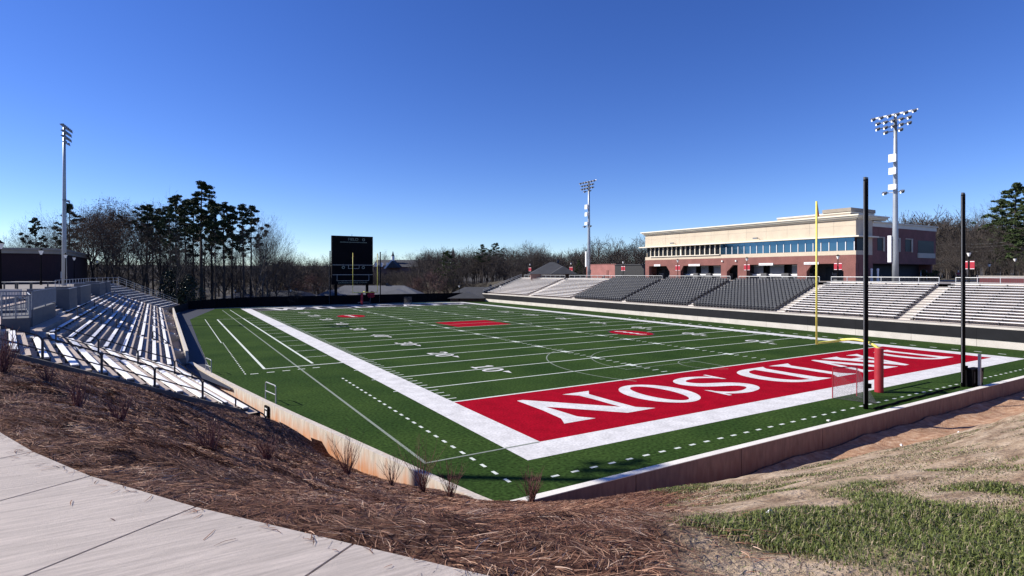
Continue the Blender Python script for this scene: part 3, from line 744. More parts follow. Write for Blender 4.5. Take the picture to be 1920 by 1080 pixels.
F = np.concatenate([np.stack([b0, b0 + 1, b0 + 3, b0 + 2], 1), np.stack([b0 + 2, b0 + 3, b0 + 5, b0 + 4], 1)])
tt = rs.rand(m) * .8 + .22 * (rs.rand(m) > .85); dead = rs.rand(m) > .25 + .60 * np.clip(g * 1.6, 0, 1)
tt = np.repeat(np.clip(np.where(dead, .88 + .12 * rs.rand(m), tt), 0, 1), 6)
M['blade'] = attr_mat('grass_blade', [(0, (.048, .062, .014)), (.45, (.098, .125, .028)), (.78, (.18, .20, .06)), (.88, (.17, .14, .08)), (1, (.36, .285, .195))], .6)
o = bpy.data.objects.new('grass', fastmesh('grass', V.reshape(-1, 3), F, M['blade'], np.stack([tt, tt, tt, np.ones_like(tt)], 1))); COL.objects.link(o)
tag(o, 'thin green grass growing in patches over the sandy slope', 'grass', kind='stuff')

# ---- sidewalk slabs
sw = MB(); segs = []
pts = [Vector(p) for p in SW]
# resample the edge and cut slabs at the joints seen in the photo
cum = [0]
for a_, b_ in zip(pts[:-1], pts[1:]): cum.append(cum[-1] + (b_ - a_).length)
def edge(s):
    s = max(0, min(cum[-1] - 1e-4, s))
    for i in range(len(cum) - 1):
        if cum[i] <= s <= cum[i + 1]:
            t = (s - cum[i]) / (cum[i + 1] - cum[i]); return pts[i].lerp(pts[i + 1], t)
def nrm(s):
    t = (edge(s + .6) - edge(s - .6)).normalized(); return Vector((t.y, -t.x)) if Vector((t.y, -t.x)).x < 0 else Vector((-t.y, t.x))
sj = cum[5]; J = [sj - 6.45, sj - 5.1, sj - 3.8, sj - 2.55, sj - 1.25, sj, cum[6] + .03, cum[7] + .0, cum[8] + .0, cum[8] + 1.36, cum[8] + 2.72, cum[8] + 4.0, cum[8] + 5.3]
for a_, b_ in zip(J[:-1], J[1:]):
    top = []; n = 6
    E_ = [edge(a_ + .009 + (b_ - a_ - .018) * i / n) for i in range(n + 1)]
    O_ = [edge(a_ + .009 + (b_ - a_ - .018) * i / n) + nrm(a_ + (b_ - a_) * i / n) * 5.0 for i in range(n + 1)]
    vs = [(p.x, p.y, 6.04) for p in E_] + [(p.x, p.y, 6.04) for p in O_] + [(p.x, p.y, 5.90) for p in E_] + [(p.x, p.y, 5.90) for p in O_]
    k = n + 1; fs = []
    for i in range(n):
        fs.append((i, i + 1, k + i + 1, k + i)); fs.append((i, 2 * k + i, 2 * k + i + 1, i + 1))
    fs.append((0, k, 3 * k, 2 * k)); fs.append((n, 2 * k + n, 3 * k + n, k + n))
    sw.add(vs, [f[::-1] for f in fs])
wk = sw.build('sidewalk', M['sidewalk_concrete'], local=True); tag(wk, 'curving broom finished concrete sidewalk above the straw bank', 'sidewalk', kind='structure')
b = MB(); E_ = [edge(i * .8) + nrm(i * .8) * .03 for i in range(int(cum[-1] / .8))]; O_ = [edge(i * .8) + nrm(i * .8) * 4.9 for i in range(int(cum[-1] / .8))]
b.strip([(p.x, p.y) for p in E_], [(p.x, p.y) for p in O_], 6.015); b.build('joint_filler', M['dark_inside'], wk)

# ---- bare shrubs on the bank
def shrub_mesh(seed, h, n):
    r = random.Random(seed); mb = MB()
    for i in range(n):
        a = r.uniform(0, 6.28); le = r.uniform(.05, .6); L_ = h * r.uniform(.55, 1.0)
        p = Vector((r.uniform(-.05, .05), r.uniform(-.05, .05), -.03)); d = Vector((math.cos(a) * le, math.sin(a) * le, 1)).normalized()
        path = [p]
        for s in range(4):
            d = (d + Vector((r.uniform(-.22, .22), r.uniform(-.22, .22), .06))).normalized(); p = p + d * L_ / 4; path.append(p)
        mb.tube(path, [.008, .007, .0055, .004, .002], 4, cap=False)
        for q_ in range(r.randint(1, 4)):
            j = r.randint(1, 3); p2 = path[j]; d2 = (d + Vector((r.uniform(-.8, .8), r.uniform(-.8, .8), r.uniform(0, .4)))).normalized(); l2 = L_ * r.uniform(.12, .33)
            mb.tube([p2, p2 + d2 * l2 * .5, p2 + d2 * l2 + Vector((0, 0, .03))], [.0035, .0028, .0012], 3, cap=False)
    return mb
SH = [(395, 850, 9.3, .55, 26, 'reddish bare shrub left of centre on the straw bank, farthest from the wall'), (500, 862, 9.6, .50, 34, 'dense dark red twiggy shrub on the straw below the wall box'),
      (652, 882, 12.3, .80, 22, 'bare shrub in front of the stained low wall, just past the pole shadow'), (735, 905, 12.8, .6, 14, 'small sparse shrub at the foot of the stained low wall'),
      (793, 915, 13.0, 1.0, 26, 'tall bare shrub spreading in front of the low wall corner'), (845, 925, 13.4, .7, 20, 'bare shrub standing where the low wall disappears behind the straw'),
      (997, 940, 13.2, .85, 40, 'thick reddish shrub on the straw in front of the wall corner'), (225, 790, 10.5, .5, 22, 'faint dark red shrub high on the straw bank below the bleacher benches'),
      (146, 760, 10.5, .55, 24, 'dark red shrub on the upper straw bank near the left edge'), (6, 700, 9.0, .75, 46, 'thick red shrub cut by the left edge of the picture'), (88, 720, 13.5, .5, 20, 'low dark shrub near the top of the bank by the bench ends')]
for i, (px, py, D, h, n, lab) in enumerate(SH):
    x, y = at(px, D)
    # slide along the sight line until the base meets the bank
    best = min((abs(HZ(*at(px, dd))[0] - zat(py, dd)), dd) for dd in np.arange(4.5, 17, .05))
    x, y = at(px, best[1]); z = HZ(x, y)[0]
    h_ = h * (1.9 if 640 < px < 850 else 1.2) * min(1.0, best[1] / D)
    o = shrub_mesh(100 + i, h_, int(n * (1.5 if px > 600 else 1.0))).build('shrub', M['shrub_stem'], local=True); o.location = (x, y, z)
    tag(o, lab, 'shrub', 'bare shrubs on the straw bank')

# ------------------------------------------------------------------ walls round the field
mbw = MB()
xs = [-5.45] + [(-5.45 + 6.1 * i) for i in range(1, 11)] + [58.2]
for i, (a, c) in enumerate(zip(xs[:-1], xs[1:])):
    mbw.box(a + (.035 if i else 0), -5.42, -2.2, c, -5.09, .055)
w1 = mbw.build('retaining_wall', M['near_wall'])
tag(w1, 'long low brown stained retaining wall along the near end of the field', 'wall')
mbw = MB()
for i in range(10): mbw.box(xs[i] + (.012 if i else 0), -5.43, .057, xs[i + 1], -5.08, .085)
mbw.build('coping', M['white_coping'], w1)
mbw = MB()
pl = [(-5.45, -5.05), (-5.673, -4.21), (-6.35, -1.1), (-7.02, 1.99), (-7.69, 5.1), (-8.64, 9.44), (-9.72, 14.6), (-10.8, 20.2), (-11.9, 26.2), (-13.05, 33.2)]
for a, c in zip(pl[:-1], pl[1:]):
    d = (Vector(c) - Vector(a)).normalized() * .012
    mbw.beam((a[0] + d.x, a[1] + d.y), c, .30, -2.0, .15, off=-.30)
w2 = mbw.build('retaining_wall', M['low_wall'])
tag(w2, 'pale low wall with orange clay stains curving from the straw bank along the first benches', 'wall')
guard = MB()
gk = Vector((-13.05, 33.25)); gq = Vector((-14.0, 101.0)); gf = gq + FD * 13.4
gs = []
for i in range(12): gs.append(gk.lerp(gq, i / 12))
for i in range(3): gs.append(gq.lerp(gf, i / 3))
gs.append(gf)
for a, c in zip(gs[:-1], gs[1:]):
    d = (c - a).normalized() * .006; guard.beam(a + d, c - d, .22, -1.2, 1.1, off=0)
gw = guard.build('guard_wall', M['guard_wall'])
tag(gw, 'chest high concrete wall in front of the left bleachers', 'wall')
b = MB(); b.beam(gq - FD * .2, gf, .02, -.02, 1.4, off=-.035); b.build('windscreen', M['banner_black'], gw)
# ------------------------------------------------------------------ left grandstand
deck = MB()
def row_line(d, t0=T0, L=14.0):
    q_ = kinkQ(d); return [near_pt(t0, d), kinkP(d), on_straight(d, 60), q_, q_ + FD * L]
def strip3(mb, A, za, B, zb, mi):
    n = len(A); vs = [(p.x, p.y, za) for p in A] + [(p.x, p.y, zb) for p in B]
    mb.add(vs, [(i, i + 1, n + i + 1, n + i) for i in range(n - 1)], mi)
# walkway in front, then risers and treads
A = [Vector((-13.2, 33.2)), Vector((-13.75, 60)), Vector((-14.2, 101)), Vector((-14.2, 101)) + FD * 13]
B_ = [on_straight(dk(0) - .45, 33.2)] + row_line(dk(0) - .45)[2:]
strip3(deck, A, .12, B_, .12, 0)
A = [near_pt(T0, .25), Vector((-8.75, 9.44)), Vector((-9.82, 14.6)), Vector((-12.0, 26.2)), Vector((-13.2, 33.2))]
B_ = [near_pt(T0, dk(0) - .45), near_pt(14, dk(0) - .45), near_pt(19, dk(0) - .45), kinkP(dk(0) - .45), on_straight(dk(0) - .45, 33.2)]
def lerp2(f): return [a_.lerp(b_, f) for a_, b_ in zip(A, B_)]
FR = [(0, .30, -.66), (.30, .62, -.12), (.62, 1.0, .50)]  # steps added so parts of the near walkway catch sun
for i_, (f0, f1, z_) in enumerate(FR):
    strip3(deck, lerp2(f0), z_, lerp2(f1), z_, 0)
    if i_: strip3(deck, lerp2(f0), FR[i_ - 1][2], lerp2(f0), z_, 1)
strip3(deck, B_, .50, B_, 1.22, 1)
strip3(deck, [A[-1], B_[-1]], -.66, [A[-1], B_[-1]], .50, 1)
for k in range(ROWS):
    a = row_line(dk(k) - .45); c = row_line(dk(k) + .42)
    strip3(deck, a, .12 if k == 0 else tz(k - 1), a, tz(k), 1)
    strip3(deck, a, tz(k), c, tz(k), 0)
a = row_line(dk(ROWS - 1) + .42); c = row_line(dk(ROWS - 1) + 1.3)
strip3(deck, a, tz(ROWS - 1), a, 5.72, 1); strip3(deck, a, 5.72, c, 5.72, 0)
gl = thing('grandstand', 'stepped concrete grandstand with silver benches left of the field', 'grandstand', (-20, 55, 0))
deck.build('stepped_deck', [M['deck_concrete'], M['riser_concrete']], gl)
b = MB()   # curb closing the near end of the stand
for k in range(-1, ROWS):
    d0 = dk(k) - .45; z1 = (.50 if k < 0 else tz(k)) + .30
    z0 = (-.3 if k < 0 else .50 if k < 1 else tz(k - 1)) + .30
    p0 = near_pt(T0, d0); p1 = near_pt(T0, d0 + .87)
    b.beam(p0, p1, .22, (z0 - 2.4, z1 - 2.4), (min(z0, z1), z1), off=0)
b.build('end_curb', M['shaded_concrete'], gl)
AISLES = [36.0, 51.5, 66.0, 82.0]
def flight(name, cfun, wdt):
    # half steps up an aisle; cfun(d) gives the plan centre, second value the along-row unit
    mb = MB()
    for k in range(ROWS):
        d = dk(k) - .45 - .30; c, al = cfun(d + .15); out = Vector((-al.y, al.x))
        z0 = .12 if k == 0 else tz(k - 1)
        if k == 0:
            for s in range(3):
                c2, al2 = cfun(d - .75 + .30 * s); mb.obox(c2, al2, out, wdt / 2 - .004 * (s + 1), .19, z0 - .2 - .01 * s, z0 + .27 + .25 * s)
        mb.obox(c, al, out, wdt / 2, .19, z0 - .1, (z0 + tz(k)) / 2 + (.25 if k == 0 else 0))
    mb.build(name, M['pale_concrete'], gl)
SV = Vector((-.0245, 1)).normalized()
for y in AISLES: flight('stair_flight', lambda d, y=y: (on_straight(d, y), SV), 1.25)
flight('stair_flight', lambda d: (near_pt(21.4, d), U), 1.25)
flight('stair_flight', lambda d: (kinkP(d) - U * .45, U), 0.9)
flight('stair_flight', lambda d: (kinkQ(d) - SV * .75, SV), 1.1)

# benches: plank with a rolled front edge on steel brackets
brk = MB().box(-.03, -.17, -.40, .03, .16, -.055)
brk.box(-.03, -.17, -.055, .03, .17, -.03)
bracket_mesh = None; cap_mesh = None
def bench(p0, p1, ztop, label, group, nb=None, brackets=True, mp=None, wid=1.0):
    global bracket_mesh, cap_mesh
    p0 = Vector(p0); p1 = Vector(p1); L_ = (p1 - p0).length; a = (p1 - p0).normalized(); ang = math.atan2(a.y, a.x)
    c = (p0 + p1) / 2
    t = thing('bleacher_bench', label, 'bench', (c.x, c.y, ztop - .42), ang, group)
    mb = MB()
    h = L_ / 2; prof = [(q_[0] * wid, q_[1]) for q_ in ((-.135, -.03), (-.145, -.01), (-.135, 0), (.125, 0), (.14, -.012), (.14, -.05), (.11, -.05), (.11, -.028))]
    vs = [(-h, y, z + .42) for y, z in prof] + [(h, y, z + .42) for y, z in prof]; n = len(prof)
    mb.add(vs, [(i, n + i, n + (i + 1) % n, (i + 1) % n) for i in range(n)] + [tuple(range(n)), tuple(range(2 * n - 1, n - 1, -1))])
    mb.build('seat', mp or M['aluminium'], t, local=True)
    if brackets:
        for e in (-h, h):
            if cap_mesh is None: o = MB().box(-.012, -.15, .362, .012, .147, .424).build('end_cap', M['galvanised'], t, local=True); cap_mesh = o.data
            else: o = bpy.data.objects.new('end_cap', cap_mesh); COL.objects.link(o); o.parent = t
            o.location = (e, 0, 0); o.scale = (1, wid, 1)
    if brackets:
        k = nb or max(2, int(L_ / 1.9) + 1)
        for i in range(k):
            x = -h + .25 + (L_ - .5) * i / (k - 1)
            if bracket_mesh is None:
                o = brk.build('bracket', M['dark_rail'], t, local=True); bracket_mesh = o.data
            else:
                o = bpy.data.objects.new('bracket', bracket_mesh); COL.objects.link(o); o.parent = t
            o.location = (x, 0, .42)
    return t
NR = {0: 'front'}
def rown(k): return 'front' if k == 0 else ORD[k + 1]
plat = {0: (22.3, 27.4)}
LG = 'aluminium benches of the left bleachers'
for k in range(ROWS):
    d = dk(k) + .02; z = tz(k) + .20
    bench(near_pt(11.9, d), near_pt(20.7, d), z, 'silver bleacher bench nearest the straw bank, %s row up from the field' % rown(k), LG, wid=.82)
    if k < 8: bench(near_pt(22.1, d), kinkP(d) - U * .95, z, 'short silver bench just before the near bend of the left stand, %s row up' % rown(k), LG, wid=.82)
    ys = [kinkP(d).y + .25] + AISLES + [kinkQ(d).y - 1.2]
    for j in range(5):
        y0 = ys[j] + (.7 if j else 0); y1 = ys[j + 1] - (.7 if j < 4 else 0)
        if k >= 8 and j == 0: y0 = 34.0 if y1 > 34 else y0
        if y1 - y0 < 1.5: continue
        if k >= 8 and j == 0: continue
        bench(on_straight(d, y0), on_straight(d, y1), z, 'silver bench of the left stand, %s row up, %s section beyond the near bend' % (rown(k), ORD[j + 1]), LG, wid=.82, brackets=(j < 2))
    q_ = kinkQ(d); bench(q_ + FD * .3, q_ + FD * 13.5, z, 'silver bench at the far bend of the left stand, %s row up' % rown(k), LG, wid=.82, brackets=False)

# hand rails in the aisles
def rail_loop(pA, zA, pB, zB, label, group, mid=False, h=.98, m=None, name='handrail'):
    t = thing(name, label, 'handrail', (pA.x, pA.y, zA), 0, group)
    m = m or M['dark_rail']; r = .034
    d = (pB - pA); l = d.length; d = d / l
    def P(s, z): return (pA.x + d.x * s, pA.y + d.y * s, z)
    sl_ = (zB - zA) / l
    mb = MB()
    pts_ = [P(0, zA + h - .14), P(.03, zA + h - .05), P(.12, zA + h + sl_ * .12), P(l - .12, zB + h - sl_ * .12), P(l - .03, zB + h - .05), P(l, zB + h - .14)]
    mb.tube(pts_, r, 6); mb.build('top_rail', m, t)
    for s, z in ((0, zA), (l, zB)): MB().tube([P(s, z - .02), P(s, z + h - .14)], r, 6).build('post', m, t)
    if mid: MB().tube([P(l / 2, (zA + zB) / 2 - .02), P(l / 2, (zA + zB) / 2 + h - .02)], r, 6).build('post', m, t)
    MB().tube([P(.02, zA + h * .52), P(l - .02, zB + h * .52)], r * .8, 6).build('middle_rail', m, t)
    return t
for i, (ka, kb) in enumerate(((0, 2), (3, 4), (5, 6), (7, 8), (9, 10))):
    a = near_pt(11.6, dk(ka) - .75); c = near_pt(11.6, dk(kb) + .1)
    rail_loop(a, (.12 if ka == 0 else tz(ka - 1)), c, tz(kb), 'dark pipe handrail at the straw bank end of the benches, %s from the field' % (ORD[i + 1] if i else 'nearest one'), 'handrails of the left bleachers', mid=(i == 0))
for i, (ka, kb) in enumerate(((0, 1), (2, 3), (4, 5), (6, 7))):
    a = near_pt(21.4, dk(ka) - .75); c = near_pt(21.4, dk(kb) + .1)
    rail_loop(a, (.12 if ka == 0 else tz(ka - 1)), c, tz(kb), 'dark pipe handrail in the first aisle before the near bend, %s from the field' % (ORD[i + 1] if i else 'nearest one'), 'handrails of the left bleachers', mid=(i == 0))
for j, y in enumerate(AISLES):
    for i, (ka, kb) in enumerate(((0, 1), (3, 4), (6, 7))):
        a = on_straight(dk(ka) - .6, y); c = on_straight(dk(kb) + .1, y)
        rail_loop(a, (.12 if ka == 0 else tz(ka - 1)), c, tz(kb), 'pipe handrail in the %s stair aisle past the near bend, %s from the field' % (ORD[j + 1], ['lowest', 'middle', 'highest'][i]), 'handrails of the left bleachers')
# sloping end rail at the far side of the left stand
q0 = kinkQ(dk(0)) + FD * 14.2; q1 = kinkQ(dk(11)) + FD * 14.2
t = thing('end_railing', 'sloping railing closing the far end of the left stand', 'railing', (q0.x, q0.y, .1))
for hh in (.35, .75, 1.15): MB().tube([(q0.x, q0.y, 1.1 + hh), (q1.x, q1.y, tz(11) + .3 + hh)], .035, 5).build('rail', M['galvanised'], t)
for i in range(9):
    f = i / 8; p = q0.lerp(q1, f); z = 1.1 + (tz(11) + .3 - 1.1) * f; MB().tube([(p.x, p.y, z - 1.2), (p.x, p.y, z + 1.15)], .035, 5).build('post', M['galvanised'], t)
q2 = q1 - FD * 14; q3 = on_straight(dk(12), 60)
t = thing('back_railing', 'grey pipe railing along the top edge of the left stand', 'railing', (q2.x, q2.y, 5.72))
bk = [q1, q2, q3]
for a, c in zip(bk[:-1], bk[1:]):
    for hh in (.5, 1.05): MB().tube([(a.x, a.y, 5.72 + hh), (c.x, c.y, 5.72 + hh)], .03, 5).build('rail', M['galvanised'], t)
    n = int((c - a).length / 2.4)
    for i in range(n + 1): p = a.lerp(c, i / n); MB().tube([(p.x, p.y, 5.7), (p.x, p.y, 6.77)], .03, 5).build('post', M['galvanised'], t)

# raised viewing platforms cut into the upper rows
def platform(t_or_y0, t_or_y1, d0, d1, zf, label, near=False, solid=False, k0=7):
    f = (lambda s, d: near_pt(s, d)) if near else (lambda s, d: on_straight(d, s))
    a = f(t_or_y0, d0); b_ = f(t_or_y1, d0); c = f(t_or_y1, d1); d_ = f(t_or_y0, d1)
    t = thing('viewing_platform', label, 'platform', (a.x, a.y, tz(k0)), 0, 'raised platforms at the back of the left bleachers')
    mb = MB(); zb = tz(k0) - .5
    P = [(p.x, p.y, z) for z in (zb, zf) for p in (a, b_, c, d_)]
    mb.add(P, [(0, 3, 2, 1), (4, 5, 6, 7), (0, 1, 5, 4), (1, 2, 6, 5), (2, 3, 7, 6), (3, 0, 4, 7)]); mb.build('base', M['grey_block'], t)
    for (p, q_) in ((a, b_), (d_, a)):
        dd = (q_ - p).normalized(); p2 = p + dd * .03; q2_ = q_ - dd * .03; l = (q2_ - p2).length
        if solid:
            b2 = MB(); b2.beam(p2, q2_, .14, zf, zf + .95, off=.02); b2.build('parapet', M['grey_block'], t)
            b2 = MB(); b2.beam(p2, q2_, .18, zf + .952, zf + 1.0, off=0); b2.build('cap', M['shaded_galvanised'], t)
        else:
            b2 = MB(); n = int(l / .13)
            for i in range(n + 1): s = p2.lerp(q2_, i / n); b2.box(s.x - .012, s.y - .012, zf + .12, s.x + .012, s.y + .012, zf + 1.1)
            b2.tube([(p2.x, p2.y, zf + .12), (q2_.x, q2_.y, zf + .12)], .025, 5); b2.build('picket_panel', M['shaded_galvanised'], t)
            MB().tube([(p2.x, p2.y, zf + 1.13), (q2_.x, q2_.y, zf + 1.13)], .035, 6).build('top_rail', M['shaded_galvanised'], t)
            for s in (p2, q2_, p2.lerp(q2_, .5)): MB().tube([(s.x, s.y, zf), (s.x, s.y, zf + 1.12)], .035, 6).build('post', M['shaded_galvanised'], t)
    return t
platform(22.3, 27.2, 10.6, 11.7, 5.35, 'grey concrete platform with picket railing at the near bend, closest to the camera', near=True, k0=7)
platform(23.5, 33.0, 10.7, 13.2, 5.35, 'second grey platform with picket railing, just beyond the near bend', k0=7)
platform(38.2, 44.0, 10.4, 13.2, 5.3, 'solid walled grey platform, third from the camera in the left stand', solid=True, k0=7)
platform(47.0, 57.5, 10.4, 13.2, 5.3, 'wide solid walled platform in the middle of the left stand', solid=True, k0=7)
platform(70.0, 80.0, 10.4, 13.2, 5.25, 'solid walled platform beyond the third stair aisle', solid=True, k0=7)
platform(84.0, 92.0, 10.4, 13.2, 5.25, 'farthest solid walled platform near the far bend', solid=True, k0=7)

# electrical boxes on the wall, short rails on the turf
for px, z0, lab in ((387, -.62, 'black wall box with white label, farther one beside the first row'), (502, -.60, 'black wall box with white label, nearer one at the end of the guard wall')):
    p = col_line(px, Vector((-8.66, 9.44)), Vector((-1.09, 5.3)).normalized()); o_ = NN
    t = thing('wall_box', lab, 'box', (p.x, p.y, z0), 0, 'black boxes on the guard wall')
    MB().obox(p + o_ * .05, U, o_, .30, .05, z0, z0 + .62).build('case', M['black_metal'], t)
    MB().obox(p + o_ * .105, U, o_, .13, .006, z0 + .08, z0 + .34).build('label_plate', M['white_plastic'], t)
    MB().obox(p + o_ * .105, U, o_, .18, .006, z0 + .44, z0 + .51).build('stripe', M['white_plastic'], t)
for (pxa, pxb, lab) in ((498, 517, 'short silver two rail barrier on the turf near the wall box'), (386, 396, 'small silver barrier on the turf beside the navy strip')):
    p0 = col_line(pxa, Vector((-8.2, 9.44)), Vector((-1.09, 5.3)).normalized()); p1 = col_line(pxb, Vector((-8.2, 9.44)), Vector((-1.09, 5.3)).normalized())
    rail_loop(p0, 0, p1, 0, lab, 'short barriers on the turf', h=1.1, m=M['galvanised'], name='field_barrier')

# ------------------------------------------------------------------ right grandstand
X0, TR, RS, RROWS, RZ = 58.5, .80, .284, 14, 2.15
RY0, RY1 = -8.0, 112.9
RA = [11.6, 27.2, 43.2, 59.3, 75.0, 92.0]
gr = thing('grandstand', 'long concrete grandstand on the right with black seats between silver benches', 'grandstand', (64, 52, 0))
b = MB(); y = RY0
n = 20
for i in range(n):
    a = RY0 + (RY1 - RY0) * i / n; c = RY0 + (RY1 - RY0) * (i + 1) / n
    b.box(57.3, a + .012, -.4, 57.6, c - .012, .76)
b.build('base_wall', M['pale_concrete'], gr)
b = MB()
for i in range(n): a = RY0 + (RY1 - RY0) * i / n; c = RY0 + (RY1 - RY0) * (i + 1) / n; b.box(57.24, a + .006, .765, 57.58, c - .006, 1.93)
b.build('padded_banner', M['banner_black'], gr)
b = MB(); b.box(57.26, RY0, 1.935, 57.62, RY1, 2.12); b.box(57.62, RY0, 1.0, X0 - .01, RY1, 1.87); b.build('front_walk', M['pale_concrete'], gr)
deck = MB()
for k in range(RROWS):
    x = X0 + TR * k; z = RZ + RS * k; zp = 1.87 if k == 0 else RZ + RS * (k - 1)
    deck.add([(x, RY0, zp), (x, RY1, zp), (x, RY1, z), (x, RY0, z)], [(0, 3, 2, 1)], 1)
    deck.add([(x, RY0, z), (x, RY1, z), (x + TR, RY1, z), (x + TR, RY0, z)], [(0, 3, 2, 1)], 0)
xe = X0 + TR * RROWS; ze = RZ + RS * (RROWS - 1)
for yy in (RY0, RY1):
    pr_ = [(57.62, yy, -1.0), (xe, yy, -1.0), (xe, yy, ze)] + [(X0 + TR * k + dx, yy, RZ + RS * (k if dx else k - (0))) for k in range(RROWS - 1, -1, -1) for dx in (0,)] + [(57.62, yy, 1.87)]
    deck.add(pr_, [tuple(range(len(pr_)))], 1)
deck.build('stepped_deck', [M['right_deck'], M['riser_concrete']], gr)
# white back wall in panels with gaps at the aisles
b = MB(); rl = MB()
edges = [RY0] + RA + [RY1]
for i in range(len(edges) - 1):
    a = edges[i] + (.9 if i else 0); c = edges[i + 1] - (.9 if i < len(edges) - 2 else 0)
    b.box(xe + .02, a, ze - .3, xe + .2, c, ze + .42)
b.build('back_wall', M['pale_concrete'], gr)
for yA in RA:
    mb = MB()
    for k in range(RROWS):
        x = X0 + TR * k; z0 = 1.87 if k == 0 else RZ + RS * (k - 1)
        mb.box(x - .30, yA - .62, z0 - .05, x + .0, yA + .62, z0 + .145)
    mb.build('stair_flight', M['pale_concrete'], gr)
for i in range(len(edges) - 1):
    a = edges[i] + .9; c = edges[i + 1] - .9; x = xe + .35; z = 6.2
    t = thing('concourse_railing', 'grey railing with dark panels along the right concourse, %s stretch counted from the near end' % ORD[i + 1], 'railing', (x, a, z), 0, 'railings along the right concourse')
    MB().tube([(x, a, z + .82), (x, c, z + .82)], .045, 5).build('top_rail', M['galvanised'], t)
    MB().tube([(x, a, z + .18), (x, c, z + .18)], .03, 5).build('bottom_rail', M['galvanised'], t)
    n = int((c - a) / 2.0); mb = MB()
    for j in range(n + 1): y = a + (c - a) * j / n; MB().box(x - .035, y - .035, z - .1, x + .035, y + .035, z + .84).build('post', M['galvanised'], t)
    mb = MB(); n2 = int((c - a) / .16)
    for j in range(n2 + 1): y = a + (c - a) * j / n2; mb.box(x - .01, y - .012, z + .18, x + .01, y + .012, z + .82)
    mb.build('picket_panel', M['dark_rail'], t)
# end rail of the right stand
t = thing('end_railing', 'sloping dark railing at the far end of the right stand', 'railing', (58, RY1, 2))
for hh in (.3, .75, 1.15): MB().tube([(57.6, RY1 + .1, 2.0 + hh), (xe, RY1 + .1, ze + .2 + hh)], .05, 5).build('rail', M['galvanised'], t)
for i in range(8): f = i / 7; x = 57.6 + (xe - 57.6) * f; z = 2.0 + (ze + .2 - 2.0) * f; MB().tube([(x, RY1 + .1, z - .6), (x, RY1 + .1, z + 1.15)], .045, 5).build('post', M['galvanised'], t)
MB().add([(57.6, RY1 + .14, 1.6), (xe, RY1 + .14, ze - .2), (xe, RY1 + .14, ze + .8), (57.6, RY1 + .14, 2.6)], [(0, 1, 2, 3)]).build('mesh_panel', M['banner_black'], t)
# benches: sections 0,1 near, 5,6 far
names = {0: 'right stand bench in the block at the right edge', 1: 'right stand bench between the black seats and the first stair', 5: 'right stand bench beside the far end of the black seats', 6: 'right stand bench in the farthest block'}
for s in (0, 1, 5, 6):
    a = edges[s] + (.75 if s else 0); c = edges[s + 1] - (.75 if s < 6 else .2)
    for k in range(RROWS):
        x = X0 + TR * k + .40; z = RZ + RS * k + .42
        bench((x, a), (x, c), z, 'silver %s, %s row up' % (names[s], rown(k)), 'aluminium benches of the right stand', brackets=(s < 2), nb=8, mp=M['aluminium'], wid=1.8)

# black stadium seats
sm = MB()
sm.box(-.22, -.20, .38, .22, .20, .43); sm.box(-.215, .17, .44, .215, .215, .86); sm.box(-.20, .12, .80, .20, .17, .88)
sm.box(-.255, -.16, .10, -.228, .20, .60); sm.box(.228, -.16, .10, .255, .20, .60); sm.box(-.262, -.20, .60, -.222, .18, .635); sm.box(.222, -.20, .60, .262, .18, .635)
sm.box(-.05, .05, 0, .05, .12, .38)
seat_mesh = bpy.data.meshes.new('stadium_seat')
seat_mesh.from_pydata([(q_[1], q_[0], q_[2]) for q_ in sm.v], [], [f[::-1] for f in sm.f]); seat_mesh.materials.append(M['seat_plastic']); seat_mesh.update()
allseats = []
for s in (2, 3, 4):
    a = edges[s] + .95; c = edges[s + 1] - .95; n = int((c - a) / .565); st = (c - a) / n
    for k in range(RROWS):
        for j in range(n + 1):
            x = X0 + TR * k + .42; y = a + st * j; z = RZ + RS * k
            dd = (x - CAMP.x) ** 2 + (y - CAMP.y) ** 2
            allseats.append((dd, s, k, j, x, y, z))
allseats.sort()
for dd, s, k, j, x, y, z in allseats[:300]:
    o = bpy.data.objects.new('stadium_seat', seat_mesh); COL.objects.link(o); o.location = (x, y, z)
    tag(o, 'black stadium seat in %s block, %s row up, %s seat from its near stair' % ({2: 'nearest black', 3: 'middle black', 4: 'far black'}[s], rown(k), ORD[j + 1]), 'seat', 'black seats of the right stand')
sv = np.array([v.co[:] for v in seat_mesh.vertices]); sf = np.array([list(p.vertices) for p in seat_mesh.polygons])
rest = allseats[300:]
V = np.concatenate([sv + np.array([x, y, z]) for _, _, _, _, x, y, z in rest]); F = np.concatenate([sf + i * len(sv) for i in range(len(rest))])
o = bpy.data.objects.new('stadium_seats', fastmesh('stadium_seats', V, F, M['seat_plastic'])); COL.objects.link(o)
tag(o, 'mass of black seats farther along the right stand', 'seats', 'black seats of the right stand', 'stuff')

# ------------------------------------------------------------------ field house on the right
bx = 80.0; yN, yF = 27.95, 75.1; zb = 6.2
bd = thing('field_house', 'two storey brick and cream field house with a band of windows', 'building', (95, 52, zb))
